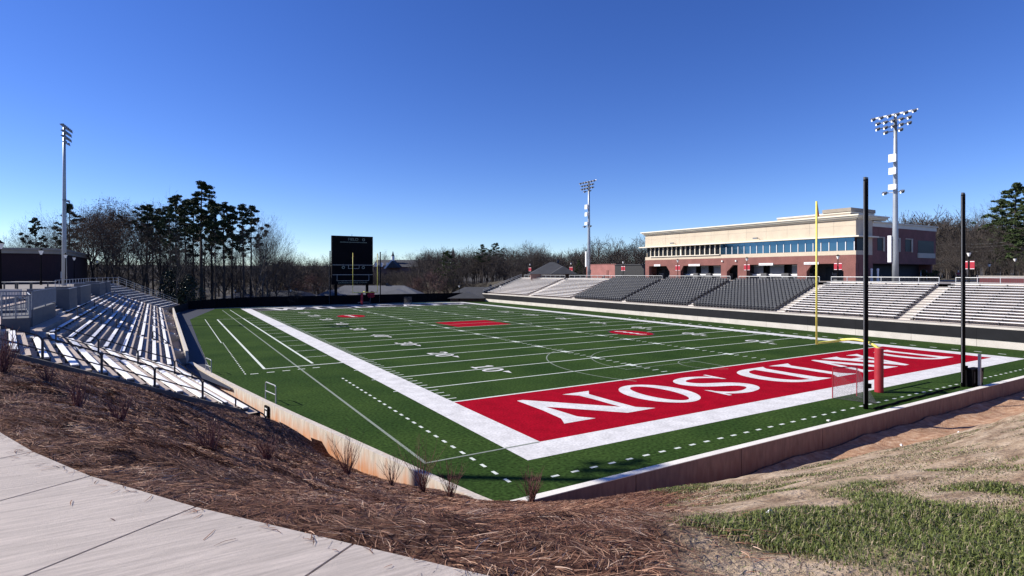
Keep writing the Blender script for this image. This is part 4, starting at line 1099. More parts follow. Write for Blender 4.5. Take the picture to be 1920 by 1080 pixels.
# brick band with openings below
b = MB()
b.box(bx, yN, 9.15, bx + .5, yF, 10.55)                      # brick fascia over the arcade
PIERS = [(28.0, 29.9), (36.2, 37.9), (48.0, 50.1), (52.6, 54.0), (64.5, 67.6), (73.9, 75.1)]
for a, c in PIERS: b.box(bx + .003, a + .003, zb - .2, bx + .9, c - .003, 9.147)
b.box(bx + .502, yN + .003, 9.15, 107.5, yN + .5, 15.3)       # side wall of the wing, upper storey
b.box(bx + .91, yN + .003, zb - .2, bx + 5.2, yN + .5, 9.147)
b.box(106.9, yN + .51, zb - .2, 107.4, yF - 4, 15.3); b.box(88, yF - .5, zb - .2, 107, yF, 15.3); b.box(bx + .51, yF - .45, zb - .2, 88, yF - .003, 10.5)
b.build('brick_wall', M['brick'], bd)
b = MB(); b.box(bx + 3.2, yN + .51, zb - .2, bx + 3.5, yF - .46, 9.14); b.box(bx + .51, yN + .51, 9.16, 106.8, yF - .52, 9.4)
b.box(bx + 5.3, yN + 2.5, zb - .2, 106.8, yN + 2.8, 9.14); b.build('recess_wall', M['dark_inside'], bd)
def wedge(y0, y1, zt=9.147, dz=1.3):   # slanted brick haunches at the arcade openings
    b = MB(); b.add([(bx + .02, y0, zt), (bx + .02, y1, zt), (bx + .02, y0, zt - dz), (bx + .5, y0, zt), (bx + .5, y1, zt), (bx + .5, y0, zt - dz)],
          [(0, 2, 1), (3, 4, 5), (0, 1, 4, 3), (1, 2, 5, 4), (0, 3, 5, 2)]); b.build('brick_haunch', M['brick'], bd)
wedge(29.9, 31.3); wedge(52.6, 51.2); wedge(67.6, 68.6); wedge(64.5, 63.7); wedge(36.2, 35.2)
# stone bases of the piers, counters, shutters
for a, c in PIERS[1:5] + [(40.2, 41.6), (44.6, 45.8), (57.4, 58.6), (60.7, 61.9)]:
    MB().box(bx + 1.0, a, zb - .1, bx + 1.9, c, 7.55).build('stone_base', M['grey_block'], bd)
for a, c in ((41.7, 44.5), (45.9, 47.9), (38.0, 40.1), (54.1, 57.3), (58.7, 60.6), (62.0, 64.4)):
    f = MB().box(bx + 1.95, a, 7.4, bx + 2.1, c, 8.85); f.build('shutter', M['shutter'], bd)
    MB().box(bx + 1.5, a, 7.1, bx + 2.2, c, 7.38).build('counter', M['white_plastic'], bd)
    MB().box(bx + 1.9, a, 8.86, bx + 2.15, c, 9.08).build('shutter_box', M['galvanised'], bd)
    MB().box(bx + 1.96, a, zb - .1, bx + 2.2, c, 7.09).build('counter_front', M['grey_block'], bd)
for a, c in ((31.2, 32.5), (33.3, 34.6), (50.2, 51.3), (51.35, 52.45), (68.4, 69.8), (70.4, 71.8)):
    d_ = MB().box(bx + 3.05, a, zb, bx + 3.15, c, 8.55).build('door', M['glass_dark'], bd)
    MB().box(bx + 3.0, a + .06, zb + 1.0, bx + 3.045, a + .12, zb + 1.5).build('handle', M['galvanised'], d_)
for a, c in ((32.6, 33.2), (70.0, 70.3), (72.2, 73.6)):
    MB().box(bx + 2.9, a, zb, bx + 3.12, c, 7.6).build('stone_base', M['grey_block'], bd)
# white sign boards on the fascia
for i, (a, c, z0) in enumerate(((59.2, 62.2, 9.05), (42.5, 45.4, 9.0), (34.0, 36.6, 9.05), (70.3, 72.2, 9.12))):
    s = MB().box(bx - .12, a, z0, bx - .02, c, z0 + .42).build('sign_board', M['white_plastic'], bd)
    # lettering too small to read: a thin raised row of strokes
    mb = MB(); yy = c - .25
    r_ = random.Random(i)
    while yy > a + .3:
        wl = r_.uniform(.08, .16); mb.box(bx - .128, yy - wl, z0 + .14, bx - .121, yy, z0 + .28); yy -= wl + .06
    mb.build('lettering', M['cornice_dark'], s)
# cream storey
b = MB()
b.box(bx - .02, yN - .01, 10.56, bx + .48, yF, 11.25)          # sill band
b.box(bx, yN, 13.62, bx + .5, yF, 16.35)                       # wall over the windows
b.box(bx + .505, yN - .02, 13.62, bx + 5.0, yN + .4, 16.35); b.box(bx + .49, yN - .03, 10.56, bx + 5.0, yN + .35, 11.25); b.box(bx + 3.4, yN - .015, 11.26, bx + 5.0, yN + .38, 13.61)
b.box(bx + .51, yF - .4, 10.56, 88, yF + .01, 16.35)
b.build('cream_wall', M['cream'], bd)
b = MB(); 
for y in np.arange(31.5, 75, 4.15): b.box(bx - .006, y - .02, 13.9, bx - .001, y + .02, 16.3)
b.box(bx - .006, yN, 15.28, bx - .001, yF, 15.31); b.build('panel_joint', M['cornice_dark'], bd)
b = MB(); b.box(bx - .9, yN - .9, 13.40, bx + .3, yF + 1.2, 13.615); b.box(bx + .31, yN - .9, 13.40, bx + 5.3, yN - .02, 13.615); b.build('canopy_ledge', M['cream_trim'], bd)
b = MB()
for o_, z0, z1 in ((.25, 16.36, 16.55), (.55, 16.551, 16.8), (.8, 16.801, 17.02)):
    b.box(bx - o_, yN - o_, z0, bx + 9, yF + o_, z1)
b.build('cornice', M['cream_trim'], bd)
b = MB(); b.box(bx - .28, yN - .28, 16.26, bx + .1, yF + .28, 16.355); b.build('cornice_shade_strip', M['cornice_dark'], bd)  # solid dark strip standing in for shade under the cornice
b = MB(); b.box(bx + 1.2, yN + 1.5, 17.021, bx + 8.5, 42.5, 17.75); b.box(bx + 1.0, yN + 1.3, 17.751, bx + 8.7, 34.0, 18.35); b.build('roof_parapet', M['cornice_dark'], bd)
b = MB(); b.box(bx + 1.15, yN + 1.4, 17.5, bx + 8.6, 42.6, 17.7); b.build('parapet_trim', M['cream_trim'], bd)
b = MB(); b.box(bx + 5.05, yN - .05, 15.31, 107.7, yN + .6, 16.0); b.box(bx + 5.05, yN - .25, 16.001, 107.9, yF, 16.2); b.build('wing_cornice', M['cream_trim'], bd)
# windows: open dark press box to the left, mirrored blue glass to the right
yy = np.linspace(54.2, 74.7, 17)
for i in range(16):
    f = MB().box(bx + .25, yy[i] + .09, 11.4, bx + .3, yy[i + 1] - .09, 13.39).build('window', M['glass_dark'], bd)
    MB().box(bx - .02, yy[i] - (.16 if i == 8 else .08), 11.3, bx + .24, yy[i] + (.16 if i == 8 else .08), 13.39).build('mullion', M['cream_trim'], f)
b = MB(); b.box(bx - .3, 54.2, 11.2, bx + .2, 73.4, 11.36); b.build('window_sill', M['cream_trim'], bd)
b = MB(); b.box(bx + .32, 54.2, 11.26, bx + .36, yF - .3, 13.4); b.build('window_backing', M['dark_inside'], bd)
yy = np.linspace(28.2, 54.1, 20)
for i in range(19):
    f = MB().box(bx + .06, yy[i] + .012, 11.27, bx + .12, yy[i + 1] - .012, 13.39).build('window', M['glass_blue'], bd)
    MB().box(bx - .04, yy[i] - .055, 11.26, bx + .05, yy[i] + .055, 12.75).build('mullion', M['white_plastic'], f)
b = MB().box(bx + .3, yN - .005, 11.27, bx + 3.35, yN + .1, 13.39); b.build('window', M['glass_dark'], bd)
for a, c in ((86.6, 88.9), (90.6, 94.2), (96.0, 98.6)):
    f = MB().box(a, yN - .02, 11.35, c - .55, yN + .1, 13.45).build('window', M['glass_dark'], bd)
    mb = MB(); mb.box(c - .54, yN - .12, 11.25, c - .05, yN + .05, 13.5); mb.box(a - .05, yN - .12, 13.51, c, yN + .05, 13.66); mb.build('frame', M['cream'], f)
f = MB().box(100.6, yN - .03, 11.2, 106.6, yN + .1, 13.45).build('window', M['glass_dark'], bd)
MB().box(100.4, yN - .14, 10.3, 107.0, yN + .05, 11.19).build('sill_panel', M['cream'], f)
# small flood lamps under the ledge
for y in (66, 45.5):
    mb = MB(); mb.obox((bx - 1.0, y), (0, 1), (1, 0), .45, .18, 13.95, 14.2); mb.tube([(bx, y, 14.1), (bx - .9, y, 14.08)], .04, 5); mb.build('wall_floodlight', M['lamp_body'], bd)
for y in (53.6, 50.4): MB().obox((bx - .1, y), (0, 1), (1, 0), .13, .13, 9.8, 10.1).build('wall_lamp', M['lamp_glass'], bd)

# small brick outbuilding and dark hedge beyond it
t = thing('brick_outbuilding', 'small plain pink brick building left of the field house', 'building', (88, 96, 6.2))
MB().box(84, 89.7, 6.0, 92, 100.4, 9.82).build('wall', M['pink_brick'], t); MB().box(83.9, 89.6, 9.825, 92.1, 100.5, 9.95).build('coping', M['pink_brick'], t)
MB().box(84.6, 100.45, 6.0, 90, 102.6, 9.6).build('side_wall', M['pink_brick'], t)
MB().box(83.93, 92.6, 6.2, 83.995, 93.4, 8.3).build('downpipe', M['brick'], t)
t = thing('equipment_shed', 'low dark shed between the pink building and the field house', 'shed', (84, 83, 6.2))
MB().box(83, 77.5, 6.0, 90, 89.0, 9.55).build('wall', M['dark_inside'], t); MB().box(82.8, 77.3, 9.555, 90.2, 89.2, 9.75).build('roof', M['roof_dark'], t)
for i, (y0, y1) in enumerate(((77.6, 84.6), (103.0, 110.0))):
    t = thing('picnic_table', 'long white topped table on the right concourse %s' % ['in front of the dark shed', 'near the far end'][i], 'table', (75, y0, 6.2), 0, 'long tables on the right concourse')
    MB().box(75, y0, 6.9, 75.9, y1, 6.97).build('top', M['white_plastic'], t)
    for y in (y0 + .4, (y0 + y1) / 2, y1 - .4): MB().box(75.3, y - .05, 6.15, 75.5, y + .05, 6.9).build('leg', M['dark_rail'], t)

# ------------------------------------------------------------------ lamps, light towers
def lamp_proto(banner):
    t = thing('street_lamp', 'x', 'lamp', (0, 0, -50))
    P = lambda mb, nm, m: mb.build(nm, m, t, local=True)
    P(MB().tube([(0, 0, 0), (0, 0, .5), (0, 0, .55), (0, 0, 3.55)], [.13, .11, .07, .05], 8), 'post', M['black_metal'])
    mb = MB(); mb.tube([(0, 0, 3.55), (0, 0, 3.62), (0, 0, 4.02)], [.10, .12, .26], 8); P(mb, 'lantern', M['lamp_glass'])
    mb = MB(); mb.tube([(0, 0, 4.025), (0, 0, 4.10), (0, 0, 4.2), (0, 0, 4.32)], [.30, .24, .08, .02], 8); P(mb, 'lantern_cap', M['black_metal'])
    if banner:
        for s in (-1, 1):
            mb = MB(); mb.box(-.02, s * .12, 1.85, .02, s * .62, 2.95); o = P(mb, 'banner', M['red_cloth'])
            for za, zc in ((2.80, 2.90), (1.86, 1.93)): MB().box(-.026, s * .14, za, .026, s * .60, zc).build('hem', M['white_plastic'], o, local=True)
        for za in (2.95, 1.82): P(MB().box(-.012, -.65, za, .012, .65, za + .025), 'banner_arm', M['black_metal'])
    return t
pb = lamp_proto(True); pn = lamp_proto(False)
LM = [(118.3, 'black lamp post with red banners at the far end of the right concourse'), (98.3, 'bannered lamp post beside the pink brick building'), (78.2, 'bannered lamp post before the dark shed left of the field house'),
      (61.6, 'bannered lamp post in front of the left arcade of the field house'), (45.1, 'bannered lamp post before the middle of the field house'), (28.6, 'bannered lamp post at the near corner of the field house'), (11.5, 'lamp post with two red banners between the two black net poles')]
first = True
for y, lab in LM:
    o = pb if first else dup(pb, (0, 0, 0)); first = False
    o.location = (76, y, 6.25); o['label'] = lab; o['category'] = 'lamp'; o['group'] = 'bannered lamp posts along the right concourse'
first = True
PL = []
for px, D, zl, lab in ((77, 66, 6.2, 'lamp post in front of the dark brick building on the left'), (123, 81, 6.2, 'lamp post at the curved corner of the dark brick building'), (139, 96, 6.2, 'lamp post just right of the dark building corner'),
                       (182, 121, 6.2, 'lamp post before the dark trees behind the left stand'), (217, 147, 6.2, 'farthest lamp post of the left concourse row'), (1, 48, 6.1, 'lamp post cut by the left edge of the picture'),
                       (1855, 104, 5.2, 'lamp post without banners right of the red banners'), (1903, 95, 6.0, 'lamp post close to the right edge of the picture'),
                       (441, 140, -.6, 'low lamp showing over the black fence below the tall pines'), (545, 140, -.6, 'low lamp over the fence left of the scoreboard'), (308, 150, -.6, 'low lamp head among the trees past the left stand'), (861, 150, .2, 'lamp over the far fence left of the small roof on the right'), (938, 150, .2, 'lamp head beside the sloping end rail of the right stand')):
    o = pn if first else dup(pn, (0, 0, 0)); first = False
    x, y = at(px, D); o.location = (x, y, zl); o['label'] = lab; o['category'] = 'lamp'; o['group'] = 'plain lamp posts'
    PL.append(o)

def tower_proto():
    t = thing('floodlight_tower', 'x', 'floodlight', (0, 0, -80))
    P = lambda mb, nm, m, par=None, **k: mb.build(nm, m, par or t, local=True, **k)
    H = 23.6
    P(MB().tube([(0, 0, 0), (0, 0, 8), (0, 0, 16), (0, 0, H)], [.40, .34, .27, .20], 14), 'pole', M['pole_steel'], smooth=True)
    # arms lie along local y, lamps aim towards local -x
    for r_, (z, hw, n) in enumerate(((H - .2, 2.6, 6), (H - .95, 2.0, 5), (H - 1.7, 2.0, 5), (H - 2.4, .95, 2))):
        arm = P(MB().box(-.07, -hw, z - .05, .07, hw, z + .05), 'crossarm', M['galvanised'])
        for i in range(n):
            y = -hw + 2 * hw * i / (n - 1)
            o = P(floodhead(), 'flood_lamp', M['lamp_body'], arm); o.location = (-.25, y, z - .12); 
    P(MB().box(.06, -2.75, H - .12, .16, 2.75, H + .04), 'visor_bar', M['white_plastic'])
    for z, w_, h_ in ((H - 6.2, .75, .85), (H - 8.0, .7, .7), (H - 10.2, .8, .5)):
        o = P(MB().add([(-.35, -w_ / 2, z - h_ / 2), (-.35, w_ / 2, z - h_ / 2), (-.35, w_ / 2, z + h_ / 2), (-.35, -w_ / 2, z + h_ / 2), (-.95, -w_ / 2 - .1, z - h_ / 2 - .22), (-.95, w_ / 2 + .1, z - h_ / 2 - .22), (-.9, w_ / 2 + .1, z + h_ / 2 + .02), (-.9, -w_ / 2 - .1, z + h_ / 2 + .02)],
                [(0, 1, 2, 3), (4, 7, 6, 5), (0, 4, 5, 1), (1, 5, 6, 2), (2, 6, 7, 3), (3, 7, 4, 0)]), 'loudspeaker', M['white_plastic'])
        P(MB().tube([(-.2, 0, z), (-.4, 0, z)], .07, 6), 'bracket', M['galvanised'])
    arm = P(MB().box(-.05, -1.1, H - 11.0, .05, 1.1, H - 10.9), 'crossarm', M['galvanised'])
    for y in (-1.1, 1.1): o = P(floodhead(), 'flood_lamp', M['lamp_body'], arm); o.location = (-.2, y, H - 11.0)
    P(MB().box(-.55, .3, 2.9, -.35, .75, 6.6), 'speaker_column', M['white_plastic']); P(MB().tube([(-.45, .5, 4.6), (0, .1, 4.6)], .05, 6), 'bracket', M['dark_rail'])
    P(MB().box(.1, -.2, 1.2, .5, .2, 2.2), 'control_box', M['galvanised'])
    return t
_fh = None
def floodhead():
    # a visored lamp: shallow box tapering to the back, tilted down
    mb = MB(); s = .25
    F_ = [(-.42, -s, -.26), (-.42, s, -.26), (-.30, s, .20), (-.30, -s, .20)]; B2 = [(.12, -s * .5, -.02), (.12, s * .5, -.02), (.12, s * .5, .18), (.12, -s * .5, .18)]
    mb.add(F_ + B2, [(0, 3, 2, 1), (4, 5, 6, 7), (0, 1, 5, 4), (1, 2, 6, 5), (2, 3, 7, 6), (3, 0, 4, 7)])
    mb.add([(-.80, -s - .02, -.10), (-.80, s + .02, -.10), (-.30, s + .02, .215), (-.30, -s - .02, .215)], [(0, 1, 2, 3)])
    return mb
tp = tower_proto()
TW = [((72.0, 18.5, 6.2), 0, 'tall grey floodlight tower with white speakers behind the right stand, before the brick wing'), ((72.0, 85.9, 6.2), 0, 'tall floodlight tower standing beside the pink brick building'),
      (at(120.5, 82.7) + (5.6,), math.pi - .1, 'tall dark floodlight tower behind the left brick building'), ((-33.5, 20.2, 5.6), math.pi + .1, 'floodlight tower outside the left edge that throws its shadow on the turf')]
TW[3] = ((-32.9, 17.3, 5.6),) + TW[3][1:]
for i, (loc, rz, lab) in enumerate(TW):
    o = tp if i == 0 else dup(tp, loc, rz)
    if i > 1:
        for ch in list(o.children):
            if ch.name.split('.')[0] in ('loudspeaker', 'speaker_column', 'bracket', 'visor_bar'): bpy.data.objects.remove(ch)
    if i == 2: o.scale = (.8, .8, 1)
    o.location = loc; o.rotation_euler = (0, 0, rz); o['label'] = lab; o['category'] = 'floodlight'; o['group'] = 'floodlight towers'

# ------------------------------------------------------------------ goal posts, net poles, goals, bins
def goalpost(y, sgn, lab, pad):
    cx = 24.384; hb = 3.05; t = thing('goal_post', lab, 'goal post', (cx, y + sgn * 2.4, 0), 0, 'yellow goal posts')
    m = M['yellow_steel']
    MB().tube([(cx - 2.82, y, hb), (cx + 3.0, y, hb)], .075, 10).build('crossbar', m, t, smooth=True)
    for s in (-1, 1):
        ux = cx + (3.0 if s > 0 else -2.82)
        u = MB().tube([(ux, y, hb - .08), (ux, y, hb + 9.2)], .06, 10).build('upright', m, t, smooth=True)
        MB().add([(ux + .06, y - .01, hb + 9.1), (ux + .10, y - .01, hb + 9.1), (ux + .30, y - .01, hb + 8.25), (ux + .16, y - .01, hb + 8.2), (ux + .06, y + .01, hb + 9.1), (ux + .10, y + .01, hb + 9.1), (ux + .30, y + .01, hb + 8.25), (ux + .16, y + .01, hb + 8.2)],
                 [(0, 3, 2, 1), (4, 5, 6, 7), (0, 1, 5, 4), (1, 2, 6, 5), (2, 3, 7, 6), (3, 0, 4, 7)]).build('ribbon', M['orange_cloth'], u)
    g = [(cx, y + sgn * 2.4, 2.6)]
    for a in np.linspace(8, 90, 11): g.append((cx, y + sgn * (2.4 - 1.55 * (1 - math.cos(R(a)))), 2.6 + .62 * math.sin(R(a)) if a < 90 else 3.22))
    g += [(cx, y + sgn * .45, 3.17), (cx, y, 3.08)]
    MB().tube(g, .085, 10).build('gooseneck', m, t, smooth=True)
    MB().tube([(cx, y + sgn * 2.4, 0), (cx, y + sgn * 2.4, 2.85)], .085, 10).build('post', m, t)
    if pad:
        o = MB().tube([(cx, y + sgn * 2.4, .02), (cx, y + sgn * 2.4, 2.78), (cx, y + sgn * 2.4, 2.82)], [.255, .255, .23], 24).build('pad', M['red_vinyl'], t, smooth=False)
goalpost(0.0, -1, 'yellow goal post with red padded base behind the near red end zone', True)
goalpost(FLEN, 1, 'far yellow goal post in front of the black scoreboard', True)
def netpole(x, y, h, lab, grp):
    t = thing('net_pole', lab, 'pole', (x, y, 0), 0, grp)
    MB().tube([(x, y, 0), (x, y, h)], .122, 12).build('pole', M['black_metal'], t, smooth=True)
    MB().box(x - .16, y - .05, h - .02, x + .16, y + .05, h + .12).build('pulley', M['dark_rail'], t)
    MB().box(x + .1, y - .16, 1.15, x + .3, y - .02, 1.4).build('winch', M['black_metal'], t)
    MB().tube([(x - .19, y, .3), (x - .19, y, h - .1)], .012, 4).build('cable', M['galvanised'], t)
netpole(19.04, -4.30, 12.84, 'tall black net pole in front of the lacrosse goal, left of the pair', 'black net poles at the near end')
netpole(31.02, -4.42, 12.84, 'tall black net pole beside the bins, right of the pair', 'black net poles at the near end')
netpole(17.8, 115.6, 12.7, 'thin black pole left of the scoreboard', 'black net poles at the far end'); netpole(30.0, 115.6, 12.7, 'thin black pole right of the scoreboard', 'black net poles at the far end')
mb = MB(); r_ = random.Random(3); pth = [(19.2 + i * .6, -4.62 + .03 * i / 2 + r_.uniform(-.05, .05), .05 + r_.uniform(0, .03)) for i in range(20)]
o = mb.tube(pth, .055, 6).build('lowered_net', M['black_metal']); tag(o, 'lowered black netting lying on the turf between the two poles', 'net')

def lacrosse_goal(p0, p1, apex, lab, mred):
    p0 = Vector(p0 + (0,)); p1 = Vector(p1 + (0,)); ap = Vector(apex + (.05,)); h = 1.83
    t = thing('lacrosse_goal', lab, 'goal', tuple((p0 + p1) / 2), 0, 'lacrosse goals')
    up = Vector((0, 0, h))
    for p in (p0, p1): MB().tube([p, p + up], .03, 8).build('post', mred, t)
    MB().tube([p0 + up, p1 + up], .03, 8).build('crossbar', mred, t)
    MB().tube([p0, ap], .022, 6).build('base_rail', M['dark_rail'], t); MB().tube([p1, ap], .022, 6).build('base_rail', M['dark_rail'], t)
    mb = MB(); n = 8
    def tri(a, b_, c):
        mb.add([a, b_, c], [(0, 1, 2)])
    tri(p0, p0 + up, ap); tri(p1 + up, p1, ap); tri(p0 + up, p1 + up, ap); mb.build('net', M['net'], t)
lacrosse_goal((20.2, -1.80), (22.0, -2.28), (20.75, -4.05), 'lacrosse goal with red posts and dark net behind the near end zone', M['red_vinyl'])
lacrosse_goal((33.2, 107.5), (35.0, 107.3), (34.0, 105.6), 'small dark lacrosse goal far away at the other end zone', M['dark_rail'])
# bins and square post by the right net pole
def bin_(x, y, lab):
    t = thing('trash_bin', lab, 'bin', (x, y, 0), 0, 'black bins at the near end')
    mb = MB(); mb.add([(x - .24, y - .24, .02), (x + .24, y - .24, .02), (x + .24, y + .24, .02), (x - .24, y + .24, .02), (x - .29, y - .29, 1.12), (x + .29, y - .29, 1.12), (x + .29, y + .29, 1.12), (x - .29, y + .29, 1.12)],
        [(0, 3, 2, 1), (4, 5, 6, 7), (0, 1, 5, 4), (1, 2, 6, 5), (2, 3, 7, 6), (3, 0, 4, 7)]); mb.build('body', M['black_metal'], t)
    MB().box(x - .31, y - .31, 1.125, x + .31, y + .31, 1.2).build('lid', M['black_vinyl'], t)
    MB().box(x - .05, y - .30, .25, x + .05, y - .265, 1.0).build('rib', M['dark_rail'], t)
bin_(31.62, -4.55, 'black bin next to the right net pole'); bin_(32.28, -4.72, 'black bin farther from the net pole, behind the steel post')
t = thing('steel_post', 'square grey steel post in front of the black bins', 'post', (31.95, -5.02, 0))
MB().box(31.87, -5.06, .086, 32.03, -4.92, 2.15).build('post', M['galvanised'], t); MB().box(31.86, -5.065, 2.152, 32.04, -4.915, 2.18).build('cap', M['galvanised'], t)
b = MB().box(14.6, -4.75, .004, 14.75, -4.62, .06); o = b.build('paper_scrap', M['litter']); tag(o, 'white scrap lying on the turf near the wall edge', 'litter')
def land(px, py):
    dd = min((abs(HZ(*at(px, d))[0] - zat(py, d)), d) for d in np.arange(2.6, 16, .02))[1]; x, y = at(px, dd); return x, y, HZ(x, y)[0]
for (px, py, sz, lab) in ((1444, 972, .045, 'white paper scrap lying in the grass right of the straw bank'), (1798, 814, .06, 'small white scrap on the bare slope far right'), (1690, 806, .05, 'pale scrap on the bare slope behind the black pole')):
    x, y, z = land(px, py); o = MB().add([(x - sz, y - sz * .6, z + .03), (x + sz, y - sz * .4, z + .035), (x + sz * .8, y + sz * .7, z + .06), (x - sz * .7, y + sz * .5, z + .05), (x, y, z + .085)], [(0, 1, 4), (1, 2, 4), (2, 3, 4), (3, 0, 4), (3, 2, 1, 0)]).build('paper_scrap', M['litter']); tag(o, lab, 'litter')

# ------------------------------------------------------------------ far fence and scoreboard
ft = thing('windscreen_fence', 'black windscreen fence across the far end of the field', 'fence', (20, FENCE_Y, 0))
fp = [(-11.6, 113.9), (-6, 115.9), (0, FENCE_Y), (57.2, FENCE_Y)]
hts = [1.7, 2.0, 2.2, 2.25]
for i in range(3):
    b = MB(); b.beam(fp[i], fp[i + 1], .04, -.03, (hts[i], hts[i + 1])); b.build('windscreen', M['black_vinyl'], ft)
    n = int((Vector(fp[i + 1]) - Vector(fp[i])).length / 3) + 1
    for j in range(n):
        p = Vector(fp[i]).lerp(Vector(fp[i + 1]), j / n); MB().tube([(p.x, p.y - .05, -.1), (p.x, p.y - .05, hts[i] + .05)], .035, 5).build('post', M['black_metal'], ft)
sbt = thing('scoreboard', 'tall black scoreboard on two posts at the far end of the field', 'scoreboard', (24, 118.5, 0))
sx0, sx1, sz0, sz1, sy = 18.87, 28.95, 4.75, 16.7, 118.3
MB().box(sx0, sy, sz0, sx1, sy + .9, sz1).build('cabinet', M['black_vinyl'], sbt)
for x in (19.9, 27.6): MB().box(x - .3, sy + .25, -1, x + .3, sy + .75, sz0).build('post', M['black_metal'], sbt)
b = MB()
for z in (9.55, 7.15): b.box(sx0 + .1, sy - .03, z - .05, sx1 - .1, sy - .002, z + .05)
for x0, x1, z0, z1 in ((20.05, 27.95, 5.65, 7.08), (22.8, 25.5, 8.65, 9.5)):
    b.box(x0, sy - .03, z0, x1, sy - .002, z0 + .07); b.box(x0, sy - .03, z0 + .071, x0 + .07, sy - .002, z1); b.box(x1 - .07, sy - .03, z0 + .071, x1, sy - .002, z1)
b.build('trim_line', M['galvanised'], sbt)
o = text_mb('FIELD', 1.0, lambda x, y: (24.0 + x * 1.05, sy - .02, 15.85 + y * .95)).build('lettering', M['faint_paint'], sbt)
b = MB(); arcp = ell(26.6, 15.85, .34, .34, 20); b.add([(p[0], sy - .02, p[1]) for p in arcp] + [((p[0] - 26.6) * .6 + 26.6, sy - .02, (p[1] - 15.85) * .6 + 15.85) for p in arcp], [(i, i + 1, 22 + i, 21 + i) for i in range(20)])
for x in (21.6, 26.5): 
    a_ = ell(x, 8.95, .38, .38, 20); n = len(b.v); b.add([(p[0], sy - .02, p[1]) for p in a_] + [((p[0] - x) * .55 + x, sy - .02, (p[1] - 8.95) * .55 + 8.95) for p in a_], [(i, i + 1, 22 + i, 21 + i) for i in range(20)])
b.build('emblem', M['faint_paint'], sbt)
text_mb('DAVIDSON COLLEGE STADIUM', .52, lambda x, y: (23.9 + x * .98, sy - .02, 5.2 + y)).build('lettering', M['faint_paint'], sbt)
b = MB(); r_ = random.Random(5); x = 20.8
while x < 27.3: wl = r_.uniform(.12, .3); b.box(x, sy - .02, 15.08, x + wl, sy - .003, 15.24); x += wl + .07
b.build('small_lettering', M['faint_paint'], sbt)
MB().tube([(23.8, sy + .4, sz1), (23.8, sy + .4, sz1 + .55)], .04, 5).build('aerial', M['black_metal'], sbt)
o = MB(); 
r_ = random.Random(8); mb = MB()
for i in range(60):
    c = Vector((27.55 + r_.uniform(-.75, .75), 115.2 + r_.uniform(-.3, .3), 2.25 + r_.uniform(-.6, .65))); 
    if (c - Vector((27.55, 115.2, 2.25))).length > .85: continue
    a = r_.uniform(0, 3.1); s = r_.uniform(.14, .26); dx = Vector((math.cos(a), math.sin(a) * .3, r_.uniform(-.6, .6))).normalized() * s; dz = dx.cross(Vector((r_.uniform(-1, 1), 1, r_.uniform(-1, 1)))).normalized() * s
    mb.add([c - dx - dz, c + dx - dz, c + dx + dz, c - dx + dz], [(0, 1, 2, 3)])
t = thing('balloon_cluster', 'bright red bunch of flags on a pole in front of the far fence', 'flags', (27.5, 115.2, 0))
mb.build('cloth', M['red_cloth'], t); MB().tube([(27.2, 115.2, 0), (27.5, 115.2, 2.6)], .03, 5).build('pole', M['galvanised'], t)
t.name = 'flag_bunch'
t = thing('sideline_bench', 'low grey bench at the foot of the far fence', 'bench', (25.5, 115.5, 0))
MB().box(24.3, 115.2, .42, 27.0, 115.6, .48).build('seat', M['galvanised'], t)
for x in (24.5, 26.8): MB().box(x - .04, 115.25, 0, x + .04, 115.55, .42).build('leg', M['dark_rail'], t)

# ------------------------------------------------------------------ ground
def sstep(a, b_, x): t = np.clip((x - a) / (b_ - a), 0, 1); return t * t * (3 - 2 * t)
def GZ(x, y):
    x = np.asarray(x, float); y = np.asarray(y, float)
    z = np.full(np.broadcast(x, y).shape, -1.35)
    left = sstep(-25.5, -28.5, x + .018 * (y - 20)); left = left * (1 - .8 * sstep(120, 175, y) * sstep(-95, -45, x))
    z = z + left * 7.0
    right = sstep(71.5, 74.5, x) * (1 - .35 * sstep(112, 160, y)); z = np.maximum(z, -1.35 + right * 7.5)
    south = sstep(-26.8, -28.5, y); z = np.maximum(z, -1.35 + south * 7.3)
    z = np.where(y > 118, z + .4 * sstep(118, 126, y) * (1 - sstep(71, 74, x)), z)
    dist = np.hypot(x - 20, y - 50)
    hill = 11.0 * sstep(165, 330, dist) + 3.0 * sstep(300, 700, dist) + 7 * sstep(90, 170, x) * sstep(40, -60, y)
    return np.maximum(z, z * 0 - 1.35 + hill) + hill * .25
def axis(lo, hi, f0, f1, fine):
    a = list(np.arange(f0, f1, fine)); s = fine; x = f0
    pre = []
    while x > lo: s *= 1.35; x -= s; pre.append(x)
    x = f1; s = fine; post = [f1]
    while x < hi: s *= 1.35; x += s; post.append(x)
    return np.array(pre[::-1] + a + post)
ax_ = axis(-3500, 3500, -66, 112, 1.5); ay_ = axis(-3500, 3500, -34, 190, 2.0)
GXm, GYm = np.meshgrid(ax_, ay_); gxr, gyr = GXm.ravel(), GYm.ravel()
gz = GZ(gxr, gyr) + (vnoise(gxr + 900, gyr + 900, 9, 31) - .5) * .25
nx, ny = len(ax_), len(ay_); idx = np.arange(nx * ny).reshape(ny, nx)
q = np.stack([idx[:-1, :-1].ravel(), idx[:-1, 1:].ravel(), idx[1:, 1:].ravel(), idx[1:, :-1].ravel()], 1)
o = bpy.data.objects.new('ground', fastmesh('ground', np.stack([gxr, gyr, gz], 1), q, M['earth'])); COL.objects.link(o)
tag(o, 'brown leaf strewn ground around the stadium', 'ground', kind='structure')
def gz1(x, y): return float(GZ(np.array([x]), np.array([y]))[0])
lc = row_line(dk(ROWS - 1) + 1.25); far_ = lc[-1]
